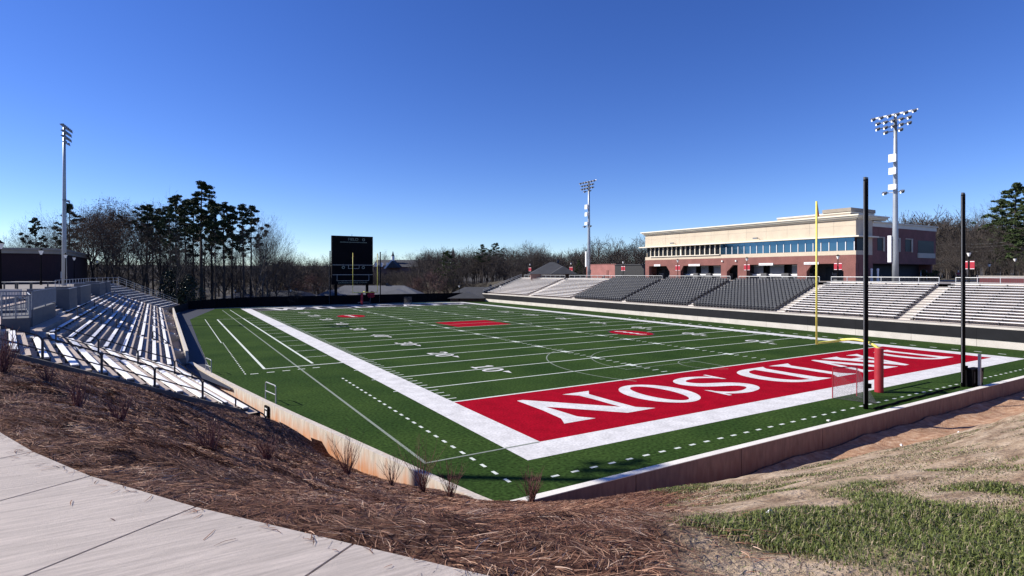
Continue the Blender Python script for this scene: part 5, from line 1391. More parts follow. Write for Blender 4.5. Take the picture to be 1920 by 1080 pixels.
o = MB().add([(p.x, p.y, 5.735) for p in lc] + [(far_.x - 6, far_.y + 20, 5.735), (-70, 150, 5.735), (-70, -2, 5.735), (-24, -2, 5.735)], [list(range(9))]).build('left_concourse', M['plaza'], local=True)
tag(o, 'paved concourse behind the left stand', 'pavement', kind='structure')
o = MB().add([(xe + .2, -40, 6.2), (112, -40, 6.2), (112, 116, 6.2), (xe + .2, 116, 6.2)], [(0, 1, 2, 3)]).build('right_concourse', M['plaza'], local=True)
tag(o, 'paved concourse behind the right stand', 'pavement', kind='structure')

# ------------------------------------------------------------------ dark brick building on the left
lb = thing('brick_building', 'dark brick building with pale cornice and curved corner behind the left stand', 'building', (-40, 112, 5.7))
prof = [(-75, 103.2), (-34.6, 103.2)] + [(-34.6 + 3.6 * math.sin(R(a)), 106.8 - 3.6 * math.cos(R(a))) for a in range(10, 91, 10)] + [(-31.0, 140), (-75, 140)]
def prism(pts, z0, z1, grow=0):
    mb = MB(); n = len(pts); c = Vector((-53, 121))
    P = []
    for x, y in pts:
        v = Vector((x, y)); d = (v - c); P.append(v + Vector((math.copysign(min(grow, abs(d.x)), d.x), math.copysign(min(grow, abs(d.y)), d.y))))
    mb.add([(p.x, p.y, z0) for p in P] + [(p.x, p.y, z1) for p in P], [(i, (i + 1) % n, n + (i + 1) % n, n + i) for i in range(n)] + [tuple(range(n))[::-1], tuple(range(n, 2 * n))]); return mb
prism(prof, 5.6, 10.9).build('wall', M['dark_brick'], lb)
prism(prof, 10.905, 11.5, .25).build('cornice', M['cornice_dark'], lb); prism(prof, 11.505, 11.85, .45).build('cornice_cap', M['cornice_dark'], lb)
MB().box(-52, 103.05, 5.7, -42, 103.19, 9.2).build('door_recess', M['glass_dark'], lb)
MB().tube([(-30.75, 107.5, 5.7), (-30.75, 107.5, 10.9)], .09, 6).build('downpipe', M['galvanised'], lb)
# long pale topped tables / rails on the left concourse
for i, (pa, pb, D, z, lab) in enumerate(((0, 62, 60, 6.65, 'long table with pale top in front of the dark brick building'), (20, 96, 66, 6.6, 'second long table with pale top nearer the curved corner'))):
    x0, y0 = at(pa, D); x1, y1 = at(pb, D)
    t = thing('concourse_table', lab, 'table', (x0, y0, 5.74), 0, 'long tables on the left concourse')
    b = MB(); b.beam((x0, y0), (x1, y1), .8, z - .06, z); b.build('top', M['cream_trim'], t)
    for f in (.1, .5, .9): x = x0 + (x1 - x0) * f; y = y0 + (y1 - y0) * f; MB().box(x - .06, y + .3, 5.7, x + .06, y + .5, z - .061).build('leg', M['dark_rail'], t)
x0, y0 = at(-5, 44); x1, y1 = at(36, 44)
b = MB(); b.beam((x0, y0), (x1, y1), .25, 5.6, 6.35 - .02); o = b.build('low_white_wall', M['pale_concrete']); tag(o, 'short low white wall at the left edge of the picture behind the first platform', 'wall')

# ------------------------------------------------------------------ houses beyond the fence
def house(px0, px1, D, depth, ze_, zr, lab, roof='roof_grey', wings=()):
    a = Vector(at(px0, D)); c = Vector(at(px1, D)); u = (c - a).normalized(); v = Vector((-u.y, u.x)); W_ = (c - a).length
    t = thing('house', lab, 'house', (a.x, a.y, ze_ - 3), 0, 'low houses beyond the stadium')
    f = lambda s, d, z: (a.x + u.x * s + v.x * d, a.y + u.y * s + v.y * d, z)
    mb = MB(); P = [f(.5, .5, ze_ - 4), f(W_ - .5, .5, ze_ - 4), f(W_ - .5, depth - .5, ze_ - 4), f(.5, depth - .5, ze_ - 4), f(.5, .5, ze_ - .02), f(W_ - .5, .5, ze_ - .02), f(W_ - .5, depth - .5, ze_ - .02), f(.5, depth - .5, ze_ - .02)]
    mb.add(P, [(0, 3, 2, 1), (4, 5, 6, 7), (0, 1, 5, 4), (1, 2, 6, 5), (2, 3, 7, 6), (3, 0, 4, 7)]); mb.build('wall', M['house_wall'], t)
    hip = min(depth / 2, W_ / 2 - .5)
    mb = MB(); mb.add([f(0, 0, ze_), f(W_, 0, ze_), f(W_, depth, ze_), f(0, depth, ze_), f(hip, depth / 2, zr), f(W_ - hip, depth / 2, zr)], [(0, 1, 5, 4), (1, 2, 5), (2, 3, 4, 5), (3, 0, 4), (0, 3, 2, 1)])
    r = mb.build('roof', M[roof], t)
    for (s0, s1, zz) in wings:
        s0 *= W_; s1 *= W_; m_ = (s0 + s1) / 2; mb = MB()
        mb.add([f(s0, -2.5, ze_ + .01), f(s1, -2.5, ze_ + .01), f(s1, depth / 2, ze_ + .01), f(s0, depth / 2, ze_ + .01), f(m_, (s1 - s0) * .22 - 2.5, zz), f(m_, depth * .45, zz)], [(0, 1, 4), (1, 2, 5, 4), (3, 0, 4, 5)]); mb.build('roof_wing', M[roof], t)
    MB().add([(q_[0], q_[1], q_[2] + d) for d in (0, .9) for q_ in (f(W_ * .62 - .3, depth * .5 - .3, zr - .2), f(W_ * .62 + .3, depth * .5 - .3, zr - .2), f(W_ * .62 + .3, depth * .5 + .3, zr - .2), f(W_ * .62 - .3, depth * .5 + .3, zr - .2))],
             [(4, 5, 6, 7), (0, 1, 5, 4), (1, 2, 6, 5), (2, 3, 7, 6), (3, 0, 4, 7)]).build('vent', M['roof_dark'], r)
    return t
house(586, 795, 150, 13, .95, 4.1, 'wide grey hip roofed house right behind the scoreboard', wings=((.50, .98, 3.3), (.0, .30, 3.0)))
house(398, 470, 160, 10, -.2, 1.9, 'small grey roofed house low behind the tall pine trunks'); house(470, 585, 164, 11, .2, 2.3, 'dark roofed house between the pines and the scoreboard', 'roof_dark', wings=((.55, .95, 1.7),))
house(826, 975, 150, 12, .9, 3.7, 'dark roofed house over the fence left of the right stand', 'roof_dark', wings=((.1, .55, 2.6),))
house(992, 1085, 150, 12, 7.3, 10.6, 'dark roofed house above the far end of the right stand', 'roof_dark', wings=((.42, .95, 9.4),))
# college hall with white cupola, and distant spire
D = 265; a = Vector(at(700, D)); c = Vector(at(815, D)); u = (c - a).normalized(); v = Vector((-u.y, u.x)); W_ = (c - a).length
ch = thing('college_hall', 'distant dark hall with white cupola and white gable right of the scoreboard', 'building', (a.x, a.y, 5)); f = lambda s, d, z: (a.x + u.x * s + v.x * d, a.y + u.y * s + v.y * d, z)
def fbox(s0, s1, d0, d1, z0, z1, nm, m, par=None):
    MB().add([f(s, d, z) for z in (z0, z1) for s, d in ((s0, d0), (s1, d0), (s1, d1), (s0, d1))], [(0, 3, 2, 1), (4, 5, 6, 7), (0, 1, 5, 4), (1, 2, 6, 5), (2, 3, 7, 6), (3, 0, 4, 7)]).build(nm, m, par or ch)
fbox(0, W_, 0, 12, 3, 10.4, 'wall', M['house_wall'])
MB().add([f(-.4, -.5, 10.42), f(W_ + .4, -.5, 10.42), f(W_ + .4, 12.5, 10.42), f(-.4, 12.5, 10.42), f(0, 6, 13.9), f(W_, 6, 13.9)], [(0, 1, 5, 4), (2, 3, 4, 5), (1, 2, 5), (3, 0, 4)]).build('roof', M['roof_dark'], ch)
for i in range(3): fbox(1.0 + i * 2.6, 1.9 + i * 2.6, -.75, 1, 10.5, 12.4, 'dormer', M['white_wood'])
g0_, g1_ = W_ * .21, W_ * .44; gm = (g0_ + g1_) / 2
MB().add([f(g0_, -3, 10), f(g1_, -3, 10), f(gm, -3, 13.4), f(g0_, 5, 10), f(g1_, 5, 10), f(gm, 6, 13.4)], [(0, 1, 2), (1, 4, 5, 2), (3, 0, 2, 5)]).build('gable', M['roof_dark'], ch)
MB().add([f(g0_ - .5, -3.2, 9.8), f(g0_ + .2, -3.2, 9.5), f(gm + .1, -3.2, 13.2), f(gm, -3.2, 13.9), f(g0_ - .5, -2.8, 9.8), f(gm, -2.8, 13.9)], [(0, 1, 2, 3), (0, 3, 5, 4)]).build('gable_trim', M['white_wood'], ch)
cu_ = Vector(f(gm - .8, 3, 0)[:2]); MB().tube([(cu_.x, cu_.y, 13), (cu_.x, cu_.y, 15.6)], .75, 8).build('cupola', M['white_wood'], ch); MB().tube([(cu_.x, cu_.y, 15.6), (cu_.x, cu_.y, 16.3), (cu_.x, cu_.y, 18.0)], [.85, .5, .05], 8).build('cupola_roof', M['roof_dark'], ch)
x, y = at(849.5, 400); sp = MB(); sp.tube([(x, y, 10), (x, y, 20.5), (x, y, 26)], [1.6, 1.3, .05], 8); tag(sp.build('church_spire', M['roof_dark']), 'thin dark spire above the distant tree line', 'spire')

# ------------------------------------------------------------------ right edge bits
t = thing('counter_barrier', 'long dark red barrier with pale top at the right edge of the concourse', 'barrier', (77, 2, 6.2))
MB().box(77.0, -6, 6.2, 77.5, 11.0, 7.12).build('panel', M['dark_red'], t); MB().box(76.9, -6, 7.125, 77.6, 11.0, 7.22).build('top', M['pale_concrete'], t)
x, y = at(1732, 100); t = thing('planter_frame', 'white frame stand with a shrub in it before the brick wing', 'planter', (x, y, 6.2))
for s in (-.5, .5): MB().box(x + RT.x * s - .05, y + RT.y * s - .05, 6.2, x + RT.x * s + .05, y + RT.y * s + .05, 8.0).build('post', M['white_plastic'], t)
t2 = (x, y)
for px_, lab in ((1634, 'white statue like post left of the near floodlight tower'), (1646, 'white post just left of the near floodlight tower')):
    x, y = at(px_, 92); t = thing('white_post', lab, 'post', (x, y, 6.2), 0, 'white posts before the brick wing'); MB().tube([(x, y, 6.2), (x, y, 6.9), (x, y, 7.0), (x, y, 8.05)], [.22, .16, .14, .16], 10).build('shaft', M['white_plastic'], t); MB().tube([(x, y, 8.05), (x, y, 8.25), (x, y, 8.35)], [.2, .2, .08], 10).build('cap', M['white_plastic'], t)
# a person in a red top behind the concourse railing
def person(x, y, z, rz):
    t = thing('person', 'person in a red top behind the right concourse railing', 'person', (x, y, z), rz)
    V = [(0, 0, .98), (0, 0, 1.2), (0, 0, 1.40), (0, .01, 1.52), (0, .02, 1.66), (0, .02, 1.74), (-.19, 0, 1.40), (-.25, .03, 1.14), (-.22, .14, .95), (.19, 0, 1.40), (.25, .03, 1.14), (.22, .14, .95), (-.10, 0, .90), (-.11, .02, .50), (-.11, -.02, .09), (-.11, .12, .05), (.10, 0, .90), (.11, .02, .50), (.11, -.02, .09), (.11, .12, .05)]
    E_ = [(0, 1), (1, 2), (2, 3), (3, 4), (4, 5), (2, 6), (6, 7), (7, 8), (2, 9), (9, 10), (10, 11), (0, 12), (12, 13), (13, 14), (14, 15), (0, 16), (16, 17), (17, 18), (18, 19)]
    rd = [.15, .14, .16, .055, .10, .08, .06, .048, .038, .06, .048, .038, .10, .07, .05, .035, .10, .07, .05, .035]
    def sk(nm, keep, m, g):
        mp = {k: i for i, k in enumerate(keep)}; me = bpy.data.meshes.new(nm); me.from_pydata([V[k] for k in keep], [(mp[a], mp[b_]) for a, b_ in E_ if a in mp and b_ in mp], [])
        o = bpy.data.objects.new(nm, me); COL.objects.link(o); o.parent = t; me.materials.append(m)
        s = o.modifiers.new('s', 'SKIN'); 
        for i, k in enumerate(keep): me.skin_vertices[0].data[i].radius = (rd[k] * g, rd[k] * g * (.72 if k in (0, 1, 2) else 1))
        me.skin_vertices[0].data[0].use_root = True
        u_ = o.modifiers.new('u', 'SUBSURF'); u_.levels = 1; u_.render_levels = 2
    sk('body', list(range(20)), M['skin'], 1.0); sk('shirt', [0, 1, 2, 6, 7, 9, 10], M['red_cloth'], 1.12); sk('trousers', [0, 12, 13, 14, 16, 17, 18], M['black_paint'], 1.12)
    mb = MB(); mb.tube([(0, -.01, 1.66), (0, -.005, 1.76), (0, 0, 1.80), (0, 0, 1.82)], [.115, .11, .07, .01], 10); mb.build('cap', M['white_plastic'], t, local=True)
x, y = at(1797, 100.5); person(x, y, 6.2, R(100))

# ------------------------------------------------------------------ trees
def bare_tree(seed, h, spread=.5, fork=.3, depth=5, lean=0.0, twig_w=.022, lean_dir=0, kids=(5, 5, 5, 5)):
    r = random.Random(seed); T = MB(); TV = []; CV = []; CF = []
    def flat(a, b_, w0, w1):
        d = (b_ - a); s = d.cross(Vector((r.uniform(-1, 1), r.uniform(-1, 1), r.uniform(-1, 1))))
        if s.length < 1e-5: return
        s.normalize(); n = len(CV); CV.extend([a - s * w0, a + s * w0, b_ + s * w1, b_ - s * w1]); CF.append((n, n + 1, n + 2, n + 3))
    def grow(p, d, L_, rad, lev):
        seg = 4 if lev < 2 else 3; path = [p]; dd = d.copy()
        for i in range(seg):
            wob = .10 if lev == 0 else .22
            dd = (dd + Vector((r.uniform(-wob, wob), r.uniform(-wob, wob), (.05 if lev else .02)))).normalized(); path.append(path[-1] + dd * L_ / seg)
        r1 = rad * (.55 if lev else .5)
        rr = [rad + (r1 - rad) * i / seg for i in range(seg + 1)]
        if lev <= 1: T.tube(path, rr, 7 if lev == 0 else 5, cap=False)
        elif lev == 2:
            n = len(CV); ring = []
            mb = MB(); mb.tube(path, rr, 3, cap=False); CV.extend([Vector(v) for v in mb.v]); CF.extend([tuple(i + n for i in f_) for f_ in mb.f])
        else:
            for i in range(seg): flat(path[i], path[i + 1], max(rr[i], twig_w * .5), max(rr[i + 1], twig_w * .4))
        if lev >= depth - 1: return
        k = kids[min(lev, len(kids) - 1)]
        for i in range(k):
            f_ = 1.0 if i == 0 else (r.uniform(fork, 1.0) if lev == 0 else r.uniform(.25, 1.0))
            s = f_ * seg; j = min(int(s), seg - 1); q_ = path[j].lerp(path[j + 1], s - j)
            base = (path[j + 1] - path[j]).normalized(); a = r.uniform(0, 6.283)
            side = base.cross(Vector((math.cos(a), math.sin(a), .3))).normalized()
            ang = r.uniform(.35, .95) * (spread * 2) if i else r.uniform(0, .3)
            nd = (base * math.cos(ang) + side * math.sin(ang)); nd.z += .12; nd.normalize()
            sc = r.uniform(.50, .78) if lev else r.uniform(.42, .62) * (1.15 - .5 * (f_ - fork))
            grow(q_, nd, L_ * sc, max(rr[j] * r.uniform(.45, .68), .008), lev + 1)
    d0 = Vector((math.cos(lean_dir) * lean, math.sin(lean_dir) * lean, 1)).normalized()
    grow(Vector((0, 0, -.4)), d0, h * .60, h * .0145, 0)
    return T, CV, CF
def leafs(rng, centers, rad, n, size, flatness=.6, elong=1.0):
    # n small faces round each centre
    C_ = np.repeat(np.array(centers), n, 0); m = len(C_); 
    d = rng.normal(size=(m, 3)); d /= np.linalg.norm(d, axis=1)[:, None]; rr = (rng.rand(m) ** .5)[:, None]
    rad = np.repeat(np.asarray(rad), n)[:, None]
    P = C_ + d * rr * rad * np.array([1, 1, flatness])
    a = rng.normal(size=(m, 3)); a /= np.linalg.norm(a, axis=1)[:, None]; b_ = np.cross(a, rng.normal(size=(m, 3))); b_ /= np.linalg.norm(b_, axis=1)[:, None]
    s = size * (.6 + .8 * rng.rand(m))[:, None]
    V = np.stack([P - a * s * elong, P + b_ * s * .5, P + a * s * elong, P - b_ * s * .5], 1)
    F = np.arange(m * 4).reshape(m, 4); return V.reshape(-1, 3), F
def pine(seed, h, crown0=.5, width=.17, dens=1.0, needle=None):
    r = random.Random(seed); rng = np.random.RandomState(seed); T = MB(); path = [Vector((0, 0, -.4))]; n = 8; off = Vector((0, 0, 0))
    for i in range(1, n + 1): off += Vector((r.uniform(-.012, .012) * h, r.uniform(-.012, .012) * h, 0)) * .5; path.append(Vector((off.x, off.y, h * .96 * i / n)))
    rad = [h * .0135 * (1 - .82 * i / n) for i in range(n + 1)]; T.tube(path, rad, 8, cap=False)
    cen = []; rd = []
    nb = int(38 * dens)
    for i in range(nb):
        f_ = crown0 + (1 - crown0) * ((i + r.random()) / nb); z = f_ * h * .96; j = min(int(f_ * n), n - 1); p = path[j].lerp(path[j + 1], f_ * n - j)
        t = (f_ - crown0) / (1 - crown0); prof = (.35 + .65 * math.sin(math.pi * min(1, t * .85 + .18))) * (1.1 - .45 * t)
        L_ = h * width * prof * r.uniform(.45, 1.25); a = r.uniform(0, 6.283); d = Vector((math.cos(a), math.sin(a), r.uniform(-.12, .45))).normalized()
        e = p + d * L_; mid = p + d * L_ * .5 + Vector((0, 0, -.05 * L_)); e.z += .12 * L_
        T.tube([p, mid, e], [h * .0030, h * .0022, h * .0010], 4, cap=False)
        for k in range(max(2, int(L_ / 1.0))):
            g = r.uniform(.45, 1.05); c_ = p.lerp(e, g) + Vector((r.uniform(-.5, .5), r.uniform(-.5, .5), r.uniform(-.15, .5))) * L_ * .28
            cen.append(c_[:]); rd.append(h * .026 * r.uniform(.5, 1.2))
    for i in range(5): cen.append((path[-1] + Vector((r.uniform(-.4, .4), r.uniform(-.4, .4), r.uniform(-.6, .5))))[:]); rd.append(h * .028)
    for i in range(r.randint(4, 9)):    # dead snags on the bare trunk
        f_ = r.uniform(.25, crown0); j = min(int(f_ * n), n - 1); p = path[j].lerp(path[j + 1], f_ * n - j); a = r.uniform(0, 6.28); L_ = h * r.uniform(.02, .07)
        T.tube([p, p + Vector((math.cos(a), math.sin(a), r.uniform(-.1, .3))) * L_], [h * .0016, h * .0006], 3, cap=False)
    V, F = leafs(rng, cen, rd, int(84), .17, .55, 1.2)
    return T, V, F
def tree_thing(name, kind, T, CV, CF, trunk_m, crown_m):
    t = thing(name, 'x', kind, (0, 0, -60)); T.build('trunk', trunk_m, t, local=True)
    me = None
    if isinstance(CF, np.ndarray): me = fastmesh('crown', CV, CF, crown_m)
    else:
        me = bpy.data.meshes.new('crown'); me.from_pydata([tuple(v) for v in CV], [], CF); me.materials.append(crown_m)
    o = bpy.data.objects.new('crown', me); COL.objects.link(o); o.parent = t; reg(o, Vector((0, 0, 0)))
    return t
BARE = []; HB = 20.0
for s, sp_, fk, lm, cm in ((1, .50, .35, 'bark_grey', 'twig'), (2, .62, .25, 'bark', 'twig'), (3, .42, .40, 'bark_grey', 'twig'), (4, .70, .22, 'bark', 'twig'), (5, .38, .3, 'bark_grey', 'twig')):
    T, CV, CF = bare_tree(s, HB, sp_, fk, depth=6, kids=(8, 5, 4, 4, 3)); zmax = max(v.z for v in CV)
    BARE.append((tree_thing('bare_tree', 'tree', T, CV, CF, M[lm], M[cm]), zmax))
T, CV, CF = bare_tree(31, HB, .55, .28, depth=6, kids=(8, 5, 4, 4, 3)); zmax = max(v.z for v in CV)
oak = tree_thing('oak_tree', 'tree', T, CV, CF, M['bark'], M['twig']); rng = np.random.RandomState(4)
ends = [CV[i] for i in range(0, len(CV), 31)]; V_, F_ = leafs(rng, [e[:] for e in ends if e.z > HB * .35], [.7] * len([e for e in ends if e.z > HB * .35]), 4, .13, .8)
o = bpy.data.objects.new('dead_leaves', fastmesh('dead_leaves', V_, F_, M['dead_leaf'])); COL.objects.link(o); o.parent = oak; reg(o, Vector((0, 0, 0))); OAK = (oak, zmax)
PINE = []
for s, c0, wd, dn in ((11, .52, .17, 1.0), (12, .60, .19, .8), (13, .45, .15, 1.1), (14, .66, .20, .7)):
    T, V_, F_ = pine(s, 24.0, c0, wd, dn); PINE.append((tree_thing('pine_tree', 'tree', T, V_, F_, M['bark'], M['needle']), 24.0))
T, V_, F_ = pine(21, 20.0, .10, .25, 1.9); PINE.append((tree_thing('pine_tree', 'tree', T, V_, F_, M['bark'], M['needle_light']), 20.0))
def bush(seed, w_, h, n, m, size=.12, name='evergreen_bush'):
    rng = np.random.RandomState(seed); cen = []; rd = []
    for i in range(n):
        a = rng.rand() * 6.28; f_ = rng.rand(); rr = w_ * .5 * math.sin(math.pi * (.15 + .8 * f_)) * rng.rand() ** .5; cen.append((math.cos(a) * rr, math.sin(a) * rr, h * (.05 + .92 * f_))); rd.append(w_ * .13 * (.6 + .8 * rng.rand()))
    V_, F_ = leafs(rng, cen, rd, 40, size, .8); T = MB()
    for i in range(5): a = i * 1.26; T.tube([(0, 0, -.3), (math.cos(a) * w_ * .12, math.sin(a) * w_ * .12, h * .4), (math.cos(a) * w_ * .2, math.sin(a) * w_ * .2, h * .75)], [.09, .06, .02], 5, cap=False)
    return tree_thing(name, 'bush', T, V_, F_, M['bark'], m)
USED = set()
def plant(proto, px, py_top, D, lab, group, rz=None, wide=1.0, cat='tree', zb_=None):
    root, h0 = proto; x, y = at(px, D); z = (gz1(x, y) if zb_ is None else zb_) - .05; h = zat(py_top, D) - z; s = h / h0; rz = rnd.uniform(0, 6.28) if rz is None else rz
    if root.name in USED: o = dup(root, (x, y, z), rz, lab, group, (s * wide, s * wide, s))
    else:
        USED.add(root.name); o = root; o.location = (x, y, z); o.rotation_euler = (0, 0, rz); o.scale = (s * wide, s * wide, s); o['label'] = lab; o['group'] = group
    o['category'] = cat; return o
GP = 'tall pines behind the left stand'; GBL = 'bare trees behind the left stand'; GBM = 'bare trees beyond the far fence'; GR = 'trees right of the field house'
# left group: column, top row, distance, prototype
for px, py, D, pi_, wd, lab in ((378, 337, 134, 0, 1.25, 'tallest pine of the left group, with an open spreading top'), (331, 366, 140, 1, 1.0, 'pine just left of the tallest pine'), (347, 372, 146, 2, 1.0, 'slender pine close behind the tallest pine, on its left'),
        (300, 388, 150, 0, .9, 'pine standing where the left stand meets the tall group'), (274, 380, 142, 3, 1.1, 'pine with high crown left of the tall pine group'), (420, 376, 138, 3, 1.1, 'high crowned pine just right of the tallest pine'),
        (456, 380, 136, 0, .95, 'pine with dense crown second from the right end of the tall group'), (470, 384, 150, 1, .9, 'pine near the right end of the tall group, beside pale bare branches'), (398, 372, 158, 2, .9, 'thin pine half hidden right of the tallest pine'),
        (128, 380, 140, 2, 1.1, 'dark pine touching the left floodlight tower'), (68, 407, 150, 1, .8, 'small pine above the dark brick building near the left edge'), (436, 384, 152, 2, .9, 'thin pine between two larger pines of the tall group'), (362, 368, 163, 3, .9, 'far pine behind the tallest pine'), (320, 385, 128, 2, .8, 'nearest pine over the lower end of the left stand'), (404, 392, 131, 1, .75, 'shorter pine in front of the tall group'), (288, 396, 160, 3, .9, 'far pine at the left side of the tall group')):
    plant(PINE[pi_], px, py, D, lab, GP, wide=wd)
for i, (px, py, D, k) in enumerate(((196, 360, 140, 0), (236, 364, 136, 0), (168, 372, 150, 0), (262, 370, 150, 0), (215, 380, 160, 0), (180, 385, 128, 0))):
    plant(OAK, px, py, D, ['broad oak with brown leaves, right of the left floodlight tower', 'large oak with brown leaves in the middle of the left trees', 'oak with brown leaves next to the left floodlight tower', 'oak with brown leaves beside the pines', 'far oak between the two larger oaks', 'nearer small oak by the brick building corner'][i], 'oaks behind the left stand')
LB = [(46, 408, 150, 0), (92, 402, 155, 1), (110, 410, 145, 2), (20, 428, 165, 3), (5, 430, 150, 4), (75, 420, 170, 4), (150, 378, 165, 1), (250, 372, 168, 2), (340, 345, 170, 3), (310, 392, 160, 4), (490, 390, 140, 0), (503, 396, 144, 2), (518, 437, 150, 3), (385, 400, 165, 1), (440, 410, 170, 0), (540, 462, 165, 2), (225, 400, 130, 4), (270, 410, 126, 1), (160, 410, 132, 3), (330, 420, 122, 2), (476, 400, 128, 4), (60, 430, 135, 1), (140, 430, 128, 0), (420, 425, 150, 3), (365, 435, 155, 1), (395, 440, 145, 4), (450, 440, 160, 0), (300, 415, 150, 2), (505, 450, 165, 4), (240, 395, 150, 3)]
for i, (px, py, D, k) in enumerate(LB):
    plant(BARE[k], px, py, D, 'bare grey tree of the left wood, %s counted from the left edge' % ORD[sorted(range(len(LB)), key=lambda j: LB[j][0]).index(i) + 1], GBL)
LMid = []
r_ = random.Random(77)
skyline = [(530, 470), (560, 470), (590, 472), (620, 466), (660, 470), (700, 474), (725, 466), (745, 472), (770, 468), (800, 466), (820, 464), (845, 480), (870, 460), (890, 466), (905, 458), (925, 462), (945, 454), (965, 449), (985, 447), (1005, 455), (1025, 470), (1050, 475), (1075, 472), (1100, 474), (1130, 470), (1160, 476), (1185, 455), (1200, 452)]
for i, (px, py) in enumerate(skyline):
    D = r_.uniform(300, 330) if 690 < px < 775 else r_.uniform(185, 225) if px < 1000 else r_.uniform(185, 230); LMid.append((px + r_.uniform(-5, 5), py, D, r_.randrange(5)))
for i in range(26):
    LMid.append((530 + i * 26 + r_.uniform(-9, 9), r_.uniform(486, 505) + (14 if 670 < 530 + i * 26 < 790 else 0), r_.uniform(178, 200), r_.randrange(5)))
srt = sorted(range(len(LMid)), key=lambda j: LMid[j][0])
NUMW = lambda n: ORD[n] if n <= 30 else ('thirty-' + ORD[n - 30] if n < 40 else 'fortieth' if n == 40 else 'forty-' + ORD[n - 40] if n < 50 else 'fiftieth' if n == 50 else 'fifty-' + ORD[n - 50])
for i, (px, py, D, k) in enumerate(LMid):
    zb_ = None
    plant(BARE[k], px, py, D, 'bare brown tree of the wood beyond the fence, %s from the left' % NUMW(srt.index(i) + 1), GBM, wide=1.25)
for i, (px, py, D, k, lab) in enumerate(((905, 457, 190, 0, 'dark pine standing out of the wood left of the right stand'), (930, 454, 195, 3, 'second dark pine with round top near the right stand'), (838, 470, 200, 4, 'green pine low in the middle of the distant wood'), (1085, 487, 150, 4, 'green evergreen behind the lamp at the far end of the right stand'))):
    plant(PINE[k], px, py, D, lab, 'pines in the distant wood', wide=1.2)
for i, (px, py, D, w_) in enumerate(((580, 505, 160, 1.5), (810, 500, 162, 1.6), (505, 520, 150, 1.3))):
    pass
# right side
for px, py, D, k, lab in ((1905, 342, 128, 4, 'tall green pine at the right edge of the picture'), (1880, 372, 140, 4, 'green pine just inside the right edge'), (1930, 350, 118, 4, 'green pine half outside the right edge')):
    plant(PINE[k], px, py, D, lab, GR, wide=1.15)
RB = [(1655, 408, 170, 0), (1690, 402, 175, 2), (1715, 400, 165, 1), (1735, 412, 160, 3), (1760, 415, 150, 0), (1785, 405, 148, 4), (1805, 398, 150, 1), (1830, 392, 142, 3), (1850, 380, 145, 0), (1868, 358, 150, 2), (1890, 350, 160, 4), (1775, 430, 132, 2), (1820, 425, 128, 1), (1865, 415, 126, 0), (1910, 410, 124, 3), (1845, 440, 122, 4), (1795, 445, 124, 3), (1745, 440, 140, 2)]
srt2 = sorted(range(len(RB)), key=lambda j: RB[j][0])
for i, (px, py, D, k) in enumerate(RB):
    plant(BARE[k], px, py, D, 'bare dark tree right of the field house, %s from the building' % ORD[srt2.index(i) + 1], GR, wide=1.2)
# evergreen bushes
bp1 = (bush(51, 6.0, 8.0, 130, M['broad_leaf'], .16), 8.0)
plant(bp1, 330, 497, 126, 'dark glossy evergreen beside the top of the far end rail of the left stand', 'evergreen bushes', cat='bush'); plant(bp1, 352, 515, 124, 'smaller dark evergreen below the tall pines', 'evergreen bushes', cat='bush')
bp2 = (bush(52, 1.3, 1.2, 40, M['needle_light'], .05, 'round_bush'), 1.2)
plant(bp2, 1752, 507, 98, 'small round green bush before the brick wing', 'round bushes', cat='bush', zb_=6.2)
x, y = t2; plant(bp2, 1732, 506, 100, 'small green shrub inside the white frame', 'round bushes', cat='bush', zb_=6.2)
T, CV, CF = bare_tree(61, 7.0, .75, .12, depth=5, kids=(10, 6, 5, 4), twig_w=.03); rb = (tree_thing('red_twig_tree', 'tree', T, CV, CF, M['bark'], M['twig_red']), max(v.z for v in CV))
for px, py, D, lab in ((590, 507, 178, 'rounded reddish bare tree left of the scoreboard'), (812, 500, 172, 'rounded reddish bare tree between the two grey roofs'), (780, 512, 176, 'reddish bare tree behind the wide grey roof'), (550, 518, 180, 'low reddish bare tree over the fence by the pines')):
    plant(rb, px, py, D, lab, 'rounded reddish trees beyond the fence', wide=1.3)

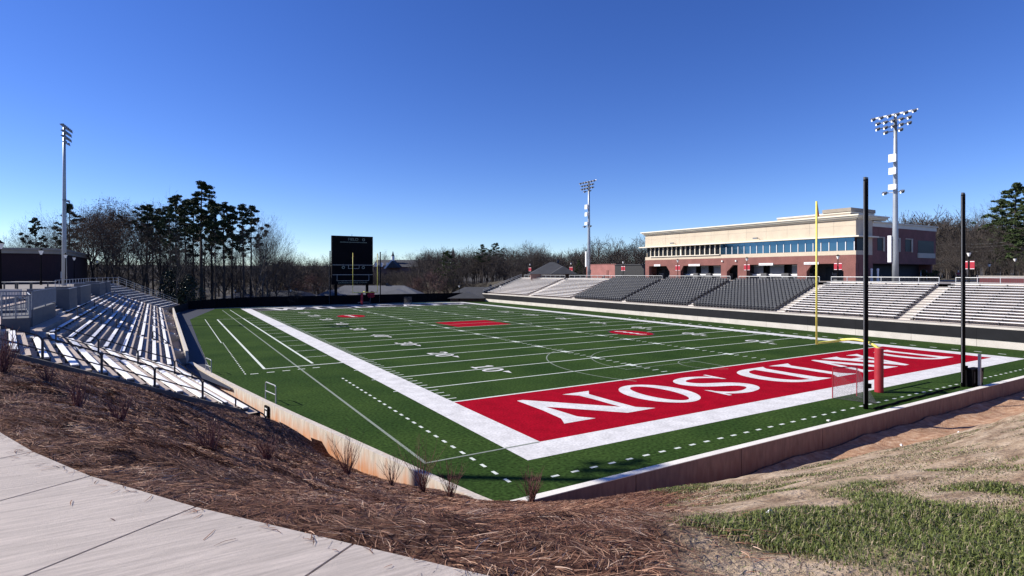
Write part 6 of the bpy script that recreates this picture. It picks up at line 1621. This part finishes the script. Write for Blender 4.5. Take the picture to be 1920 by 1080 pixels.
# the wood behind: one mass of many thin bare trees
def proto_arrays(seed, h):
    T, CV, CF = bare_tree(seed, h, .55, .2, depth=5, kids=(9, 5, 4, 3), twig_w=.06)
    V = [Vector(v) for v in T.v] + CV; n = len(T.v); F = [list(f_) for f_ in T.f] + [[i + n for i in f_] for f_ in CF]
    V = np.array([v[:] for v in V]); F = np.array([f_ if len(f_) == 4 else f_ + f_[-1:] for f_ in F]); return V, F
PA = [proto_arrays(200 + i, 14.0) for i in range(4)]
rs = np.random.RandomState(5); Vs = []; Fs = []; nv = 0
def scatter(n, p0, p1, d0, d1, h0, h1):
    global nv
    for i in range(n):
        px = rs.uniform(p0, p1); D = rs.uniform(d0, d1); x, y = at(px, D); z = gz1(x, y); V, F = PA[rs.randint(4)]; s = rs.uniform(h0, h1) / 14.0; s = min(s, max(.25, (zat(504, D) - z) / 15.5)) if 680 < px < 790 and D < 280 else s; a = rs.rand() * 6.28; c_, s_ = math.cos(a), math.sin(a)
        W_ = V * s * np.array([1.2, 1.2, 1]); W_ = np.stack([W_[:, 0] * c_ - W_[:, 1] * s_ + x, W_[:, 0] * s_ + W_[:, 1] * c_ + y, W_[:, 2] + z], 1); Vs.append(W_); Fs.append(F + nv); nv += len(V)
scatter(110, -20, 560, 165, 260, 8, 13); scatter(210, 500, 1230, 195, 270, 9, 15); scatter(110, 1640, 2000, 135, 210, 11, 18); scatter(70, 520, 1000, 176, 205, 3, 7); scatter(26, 240, 560, 128, 150, 2, 5); scatter(30, 1750, 1990, 112, 130, 3, 6)
o = bpy.data.objects.new('woods', fastmesh('woods', np.concatenate(Vs), np.concatenate(Fs), M['twig'])); COL.objects.link(o)
tag(o, 'dense brown winter woods filling the background', 'woods', kind='stuff')

# utility line on the right
for px, lab in ((1779, 'utility pole among the dark trees right of the field house'), (1906, 'utility pole near the right edge of the picture')):
    x, y = at(px, 140 if px < 1800 else 128); t = thing('utility_pole', lab, 'pole', (x, y, gz1(x, y)), 0, 'utility poles on the right')
    MB().tube([(x, y, gz1(x, y)), (x, y, zat(447, 140))], .13, 7).build('pole', M['bark_grey'], t); MB().box(x - .9, y - .06, zat(455, 140), x + .9, y + .06, zat(455, 140) + .12).build('crossarm', M['bark_grey'], t)
mb = MB()
for zo in (0, -1.75, -.7):
    P = []
    for px, D in ((1700, 150), (1779, 140), (1906, 128), (1990, 120)):
        x, y = at(px, D); P.append(Vector((x, y, zat(456, 140) + zo)))
    for a, c in zip(P[:-1], P[1:]):
        pts_ = [a.lerp(c, i / 8) - Vector((0, 0, 1.0 * (1 - (2 * i / 8 - 1) ** 2))) * .5 for i in range(9)]; mb.tube(pts_, .035, 4)
tag(mb.build('power_line', M['galvanised']), 'power lines strung between the utility poles on the right', 'wires')

for o in list(bpy.data.objects):
    if o.parent is None and o.get('label') == 'x': bpy.data.objects.remove(o)
